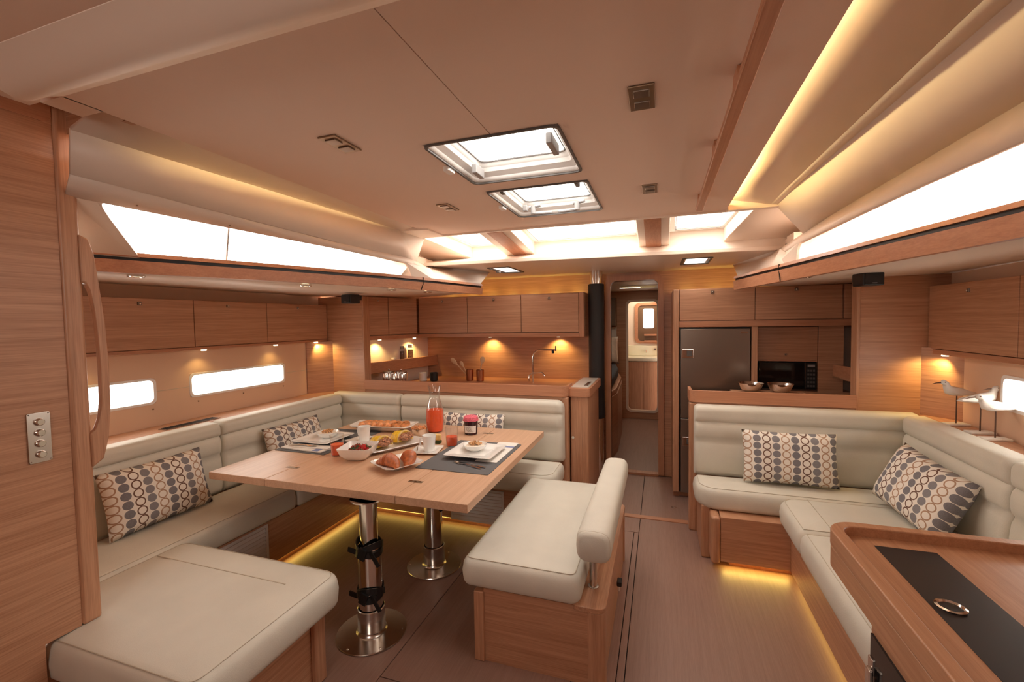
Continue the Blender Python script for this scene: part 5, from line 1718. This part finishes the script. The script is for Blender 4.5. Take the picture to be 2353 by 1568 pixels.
for i, (dx, dy, dz) in enumerate(spots):
    c0 = Vector((bx + dx, by + dy, Z + dz))
    t = thing('strawberry', STR[i], 'strawberry', c0, group='strawberries in the bowl')
    rot = Euler((rg_.uniform(-1.0, 1.0), rg_.uniform(-1.0, 1.0), rg_.uniform(0, 6))).to_matrix().to_4x4()
    MB().lathe([(.0005, -.026), (.008, -.022), (.016, -.008), (.0195, .006), (.016, .015), (.0005, .017)], (0, 0, 0), 14).xf(rot).build('fruit', 'strawberry', t, smooth=True, local=True)
    m = MB()
    for k in range(6):
        a = 2 * math.pi * k / 6
        m.add([(0, 0, .017), (.008 * math.cos(a - .4), .008 * math.sin(a - .4), .020), (.022 * math.cos(a), .022 * math.sin(a), .019), (.008 * math.cos(a + .4), .008 * math.sin(a + .4), .020)], [(0, 1, 2, 3)])
    m.tube([(0, 0, .017), (.002, 0, .028)], .0012, 5)
    m.xf(rot).build('leaf_cap', 'leaf', t, local=True, solid_=.001)

# fruit platter with two pineapple halves
m = MB()


def ring2(a, b, z, k, lift=0):
    pts = rrect(-a, a, -b, b, k, 4)
    return [(x_, y_, z + lift * ((abs(x_) / a) ** 2)) for x_, y_ in pts]


m.loft([ring2(.10, .05, 0, .02), ring2(.155, .068, .008, .025, .006), ring2(.205, .082, .014, .03, .012), ring2(.202, .079, .018, .03, .012), ring2(.15, .062, .012, .025, .006), ring2(.09, .045, .006, .02)])
m.xf(Matrix.Translation((-1.640, 2.440, Z)) @ Matrix.Rotation(R(62), 4, 'Z'))
m.build('fruit_platter', 'greyplate', smooth=True, sharp=50, label='long pale grey platter under two filled pineapple halves', cat='plate')


def pine(x, y, z, rz, l):
    t = thing('pineapple_half', l, 'fruit', (x, y, z), group='filled pineapple halves')
    Mx = Matrix.Translation((x, y, z)) @ Matrix.Rotation(R(rz), 4, 'Z') @ Matrix.Rotation(R(-10), 4, 'X') @ Matrix.Scale(1.12, 4)
    m = MB()
    n = 16
    # thick cut slab, arched on one side
    prof_ = [(.055 * math.cos(R(a)), .060 * math.sin(R(a))) for a in range(0, 181, 12)]
    secs = [[(px_ * k, yy, pz_ * k) for px_, pz_ in prof_] + [(0, yy, 0)] for yy, k in ((-.040, .93), (-.034, 1), (.034, 1), (.040, .95))]
    m.loft(secs)
    m.xf(Mx).build('yellow_flesh', 'pineapple', t, smooth=True, sharp=50)
    m = MB()
    secs = []
    for a in range(0, 181, 12):
        c, s = math.cos(R(a)), math.sin(R(a))
        secs.append([(c * q, yy, s * q * 1.08) for q, yy in ((.050, -.044), (.0575, -.044), (.0575, -.036), (.050, -.036))])
    m.loft(secs)
    m.xf(Mx).build('cut_edge', 'rind', t, smooth=True, sharp=50)
    m = MB().ball((0, -.050, .020), .045, .022, .022, n=14, m=8)
    rg2 = random.Random(int(x * -1000))
    for k in range(60):
        a, b = rg2.uniform(0, 6.28), rg2.uniform(-.2, 1.5)
        b0 = len(m.v)
        m.box(-.005, .005, -.004, .004, -.003, .003)
        m.xf(Matrix.Translation((.047 * math.cos(a) * math.cos(b), -.050 + .023 * math.sin(a) * math.cos(b), .020 + .023 * math.sin(b))) @ Euler((rg2.uniform(-2, 2), rg2.uniform(-2, 2), a)).to_matrix().to_4x4(), b0)
    m.xf(Mx).build('nut_filling', 'nuts', t, kind='stuff')


pine(-1.715, 2.395, Z + .018, 72, 'front pineapple half with nut filling')
pine(-1.655, 2.545, Z + .020, 72, 'rear pineapple half with nut filling')

# pastry platter
m = MB()
m.loft([ring2(.12, .06, 0, .02), ring2(.18, .085, .014, .025, .010), ring2(.245, .10, .024, .03, .020), ring2(.242, .097, .028, .03, .020), ring2(.17, .08, .018, .025, .010), ring2(.11, .055, .008, .02)])
m.xf(Matrix.Translation((-1.985, 2.835, Z + .006)) @ Matrix.Rotation(R(8), 4, 'Z'))
m.build('pastry_platter', 'porcelain', smooth=True, sharp=50, label='long white platter of pastries at the back of the table', cat='plate')
for i, (dx, dy, rz, kind_) in enumerate(((-.150, -.005, 70, 0), (-.100, .0, 75, 0), (-.055, -.005, 72, 0), (-.005, .0, 68, 0), (.045, .005, 70, 0), (.095, .012, 20, 1), (.150, .02, -10, 1))):
    x, y, z = -1.985 + dx, 2.835 + dy + dx * .14, Z + .022
    m = MB()
    if not kind_:
        secs = []
        for k, (s, w) in enumerate(((-.058, .012), (-.05, .022), (-.02, .027), (.02, .028), (.05, .022), (.058, .012))):
            secs.append([(s, w * .85 * math.cos(2 * math.pi * j / 12), .024 + w * .9 * math.sin(2 * math.pi * j / 12)) for j in range(12)])
        m.loft(secs)
        m.xf(Matrix.Translation((x, y, z)) @ Matrix.Rotation(R(rz), 4, 'Z'))
        m.build('pastry_roll', 'pastry', smooth=True, label='%s of the five glazed pastry rolls, counted from the left end of the platter' % ['first', 'second', 'third', 'fourth', 'fifth'][i], cat='pastry', group='pastries on the long platter')
    else:
        secs = []
        for k in range(40):
            a = k * .55
            r_ = .008 + k * .00085
            secs.append([(r_ * math.cos(a) + .007 * math.cos(q) * math.cos(a), r_ * math.sin(a) + .007 * math.cos(q) * math.sin(a), .028 - k * .0002 + .016 * math.sin(q)) for q in (0, 1.05, 2.1, 3.14, 4.2, 5.25)])
        m.loft(secs)
        m.xf(Matrix.Translation((x, y, z)) @ Matrix.Rotation(R(rz), 4, 'Z') @ Matrix.Rotation(R(12), 4, 'X'))
        m.build('pastry_swirl', 'pastry', smooth=True, label=['left', 'right'][i - 5] + ' pastry swirl at the right end of the long platter', cat='pastry', group='pastries on the long platter')

# ================================================================== WOODEN SHOREBIRDS
def bird(x, y, z, rz, h, flip, l, pitch=0, neck=1.0):
    t = thing('shorebird_figure', l, 'figurine', (x, y, z), group='carved wooden shorebirds')
    MB().box(-.055, .055, -.028, .028, 0, .012).xf(Matrix.Translation((x, y, z)) @ Matrix.Rotation(R(rz), 4, 'Z')).build('base_block', 'bird', t, bevel=.003)
    MB().tube([(x, y, z + .010), (x, y, z + h)], .0032, 8).build('rod', 'darkwood', t, smooth=True)
    Mx = Matrix.Translation((x, y, z + h)) @ Matrix.Rotation(R(rz), 4, 'Z') @ Matrix.Rotation(R(pitch), 4, 'Y')
    m = MB()
    secs = []
    n = 14
    for s, w, hh, zc in ((-.105, .003, .003, -.006), (-.085, .010, .008, -.004), (-.05, .019, .016, .002), (-.01, .026, .024, .008), (.025, .027, .026, .012), (.045, .022, .022, .020), (.052, .016, .016, .034), (.056, .014, .015, .046), (.062, .016, .017, .056), (.072, .014, .014, .060), (.082, .006, .006, .058)):
        secs.append([(s + (.012 * math.sin(2 * math.pi * j / n) * (-1 if .04 < s < .06 else 0)), w * math.cos(2 * math.pi * j / n), zc + hh * math.sin(2 * math.pi * j / n)) for j in range(n)])
    m.loft(secs)
    b = m.xf(Mx).build('body', 'bird', t, smooth=True, sharp=80)
    for s in (-1, 1):
        w = MB()
        w.loft([[(-.09, s * .012, .0), (-.09, s * .014, -.004), (-.09, s * .010, .004)], [(-.04, s * .022, .012), (-.04, s * .025, -.006), (-.04, s * .016, .018)], [(.02, s * .028, .020), (.02, s * .030, .0), (.02, s * .020, .028)], [(.04, s * .022, .016), (.04, s * .024, .008), (.04, s * .018, .022)]])
        w.xf(Mx).build('wing', 'bird', b, smooth=True)
        MB().ball((.064 if flip else .070, s * .014, .062), .0028, n=8, m=5).xf(Mx).build('eye', 'darkwood', b, smooth=True)
    hx = (.050, .028, .006) if flip else (.080, .105, .128)
    MB().tube([(hx[0], 0, .058), (hx[1], 0, .056), (hx[2], 0, .050)], .003, 8, rs=[.0036, .0028, .0012]).xf(Mx).build('beak', 'darkwood', t, smooth=True)


bird(1.555, 3.085, .912, 192, .180, 0, 'left wooden shorebird, looking away from the other two')
bird(1.560, 2.90, .912, 8, .175, 1, 'middle wooden shorebird with its tail to the left and head turned back', 0)
bird(1.545, 2.765, .912, 188, .158, 0, 'right wooden shorebird in front of the hull window', 4)

# ================================================================== FORWARD CABIN seen through the door
c = MB()
c.box(-2.2, 1.2, 4.51, 7.6, -.06, 0)
f = struct(c, 'floor_forward', 'floor')
struct(MB().box(-2.0, 0.8, 4.51, 7.0, 1.96, 2.0), 'ceiling_cabin', 'liner')
struct(MB().box(0.10, .15, 4.51, 7.0, 0, 1.98), 'wall_cabin_right', 'oak_h')
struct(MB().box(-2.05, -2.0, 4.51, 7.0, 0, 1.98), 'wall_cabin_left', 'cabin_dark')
w = MB()
ox0, ox1, oz0, oz1 = -.475, -.045, .13, 1.80
w.box(-2.0, ox0, 7.0, 7.04, 0, 1.98).box(ox1, .12, 7.0, 7.04, 0, 1.98).box(ox0, ox1, 7.0, 7.04, oz1, 1.98).box(ox0, ox1, 7.0, 7.04, 0, oz0)
struct(w, 'wall_cabin_front', 'oak_h')
d = MB()
frame(d, rrect(ox0 - .03, ox1 + .03, oz0 - .03, oz1 + .03, .08), rrect(ox0 + .004, ox1 - .004, oz0 + .004, oz1 - .004, .06), 6.985, 7.05, 'y')
struct(d, 'door_2', 'liner')
struct(MB().box(-.8, .3, 7.55, 7.6, 0, 2).box(-.8, -.76, 7.04, 7.6, 0, 2).box(.26, .3, 7.04, 7.6, 0, 2).box(-.8, .3, 7.04, 7.6, 1.95, 2), 'wall_washroom', 'liner')
t = thing('washbasin_cabinet', 'washbasin unit with pale top seen through both doorways', 'washbasin', (-.25, 7.35, 0))
box(-.74, .25, 7.22, 7.54, .0, .10).build('plinth', 'liner', t)
for a, b in ((-.74, -.262), (-.258, .25)):
    box(a, b, 7.20, 7.22, .10, .86).build('door', 'oak_v', t, bevel=.003)
box(-.74, .25, 7.22, 7.54, .10, .86).build('cabinet_body', 'oak_v', t)
box(-.75, .255, 7.16, 7.545, .87, .93).build('basin_top', 'basin', t, bevel=.015, seg=3)
box(-.75, .255, 7.50, 7.545, .93, 1.10).build('splashback', 'basin', t, bevel=.01)
MB().tube([(-.22, 7.50, 1.02), (-.22, 7.44, 1.02), (-.22, 7.42, .99)], .012, 10).build('spout', 'chrome', t, smooth=True)
MB().tube([(-.08, 7.50, 1.04), (-.08, 7.47, 1.04)], .016, 10).build('mixer_knob', 'chrome', t, smooth=True)
t = thing('bathroom_mirror', 'rounded mirror with wooden frame above the washbasin', 'mirror', (-.2, 7.54, 1.12))
f = MB()
frame(f, rrect(-.40, .12, 1.13, 1.80, .08), rrect(-.35, .08, 1.17, 1.75, .06), 7.52, 7.548, 'y')
f.build('mirror_frame', 'walnut', t, bevel=.004)
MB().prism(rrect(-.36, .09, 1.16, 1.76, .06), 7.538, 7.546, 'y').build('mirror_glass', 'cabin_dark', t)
w = struct(MB().prism(rrect(-.27, -.10, 1.38, 1.70, .03), 7.530, 7.537, 'y'), 'window_13', 'glow_cream', bevel=.001)  # glowing panel over the mirror glass, a window's daylight put in as emission
box(-.25, -.06, 7.44, 7.535, 1.26, 1.285).build('washroom_shelf', 'walnut', label='upper little shelf beside the mirror in the washroom', cat='shelf', group='washroom shelves')
box(-.25, -.06, 7.44, 7.535, 1.16, 1.185).build('washroom_shelf', 'walnut', label='lower little shelf above the basin in the washroom', cat='shelf', group='washroom shelves')
t = thing('cabin_bed', 'cabin berth with dark bedspread and oak front, left inside the doorway', 'bed', (-1.2, 5.8, 0))
MB().prism([(-2.0, 4.75), (-.52, 4.75), (-.47, 5.2), (-.50, 6.2), (-.62, 6.97), (-2.0, 6.97)], 0, .68).build('bed_base', 'oak_h', t)
MB().prism([(-2.0, 4.76), (-.53, 4.76), (-.48, 5.2), (-.51, 6.2), (-.63, 6.96), (-2.0, 6.96)], .68, .74).build('bed_rail', 'walnut', t, bevel=.01)
MB().prism([(-1.98, 4.78), (-.56, 4.78), (-.52, 5.2), (-.55, 6.2), (-.66, 6.94), (-1.98, 6.94)], .741, .88).build('mattress', 'duvet', t, bevel=.04, seg=4)
o = pillow(.55, .42, .16, (-.86, 6.62, 1.08), (-20, 0, 8), 'satin pillow standing on the dark cabin bed')
o.name = 'bed_pillow'
o.data.materials[0] = M['satin']
del o['group']
box(-2.0, -.64, 6.93, 6.995, .88, 1.18).build('headboard', 'black', t, bevel=.01)
box(-2.0, -.64, 6.94, 6.996, 1.20, 1.42).build('wall_pad', 'greyplate', t, bevel=.005)
t = thing('cabin_locker', 'dark locker above the cabin bed', 'cabinet', (-1.2, 6.9, 1.42))
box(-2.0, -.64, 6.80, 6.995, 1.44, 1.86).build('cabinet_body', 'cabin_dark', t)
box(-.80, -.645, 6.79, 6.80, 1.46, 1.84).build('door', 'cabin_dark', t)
MB().box(-.5, -.05, 5.9, 5.92, 1.93, 1.958).build('curtain_rail', 'chrome', label='thin metal rail under the cabin ceiling', cat='rail')
area('cabin_fill_light', (-.5, 5.6, 1.94), (0, 0, -1), .5, .5, (1, .88, .70), 4.5)  # unseen area light added to brighten the cabin, no fitting modelled
area('washroom_light', (-.25, 7.3, 1.93), (0, 0, -1), .3, .2, (1, .92, .68), 3.0)
area2('led_cabin_cove', (-.55, 4.6, 1.93), (-.05, 4.6, 1.93), (0, 1, .3), .02, YEL, .4)
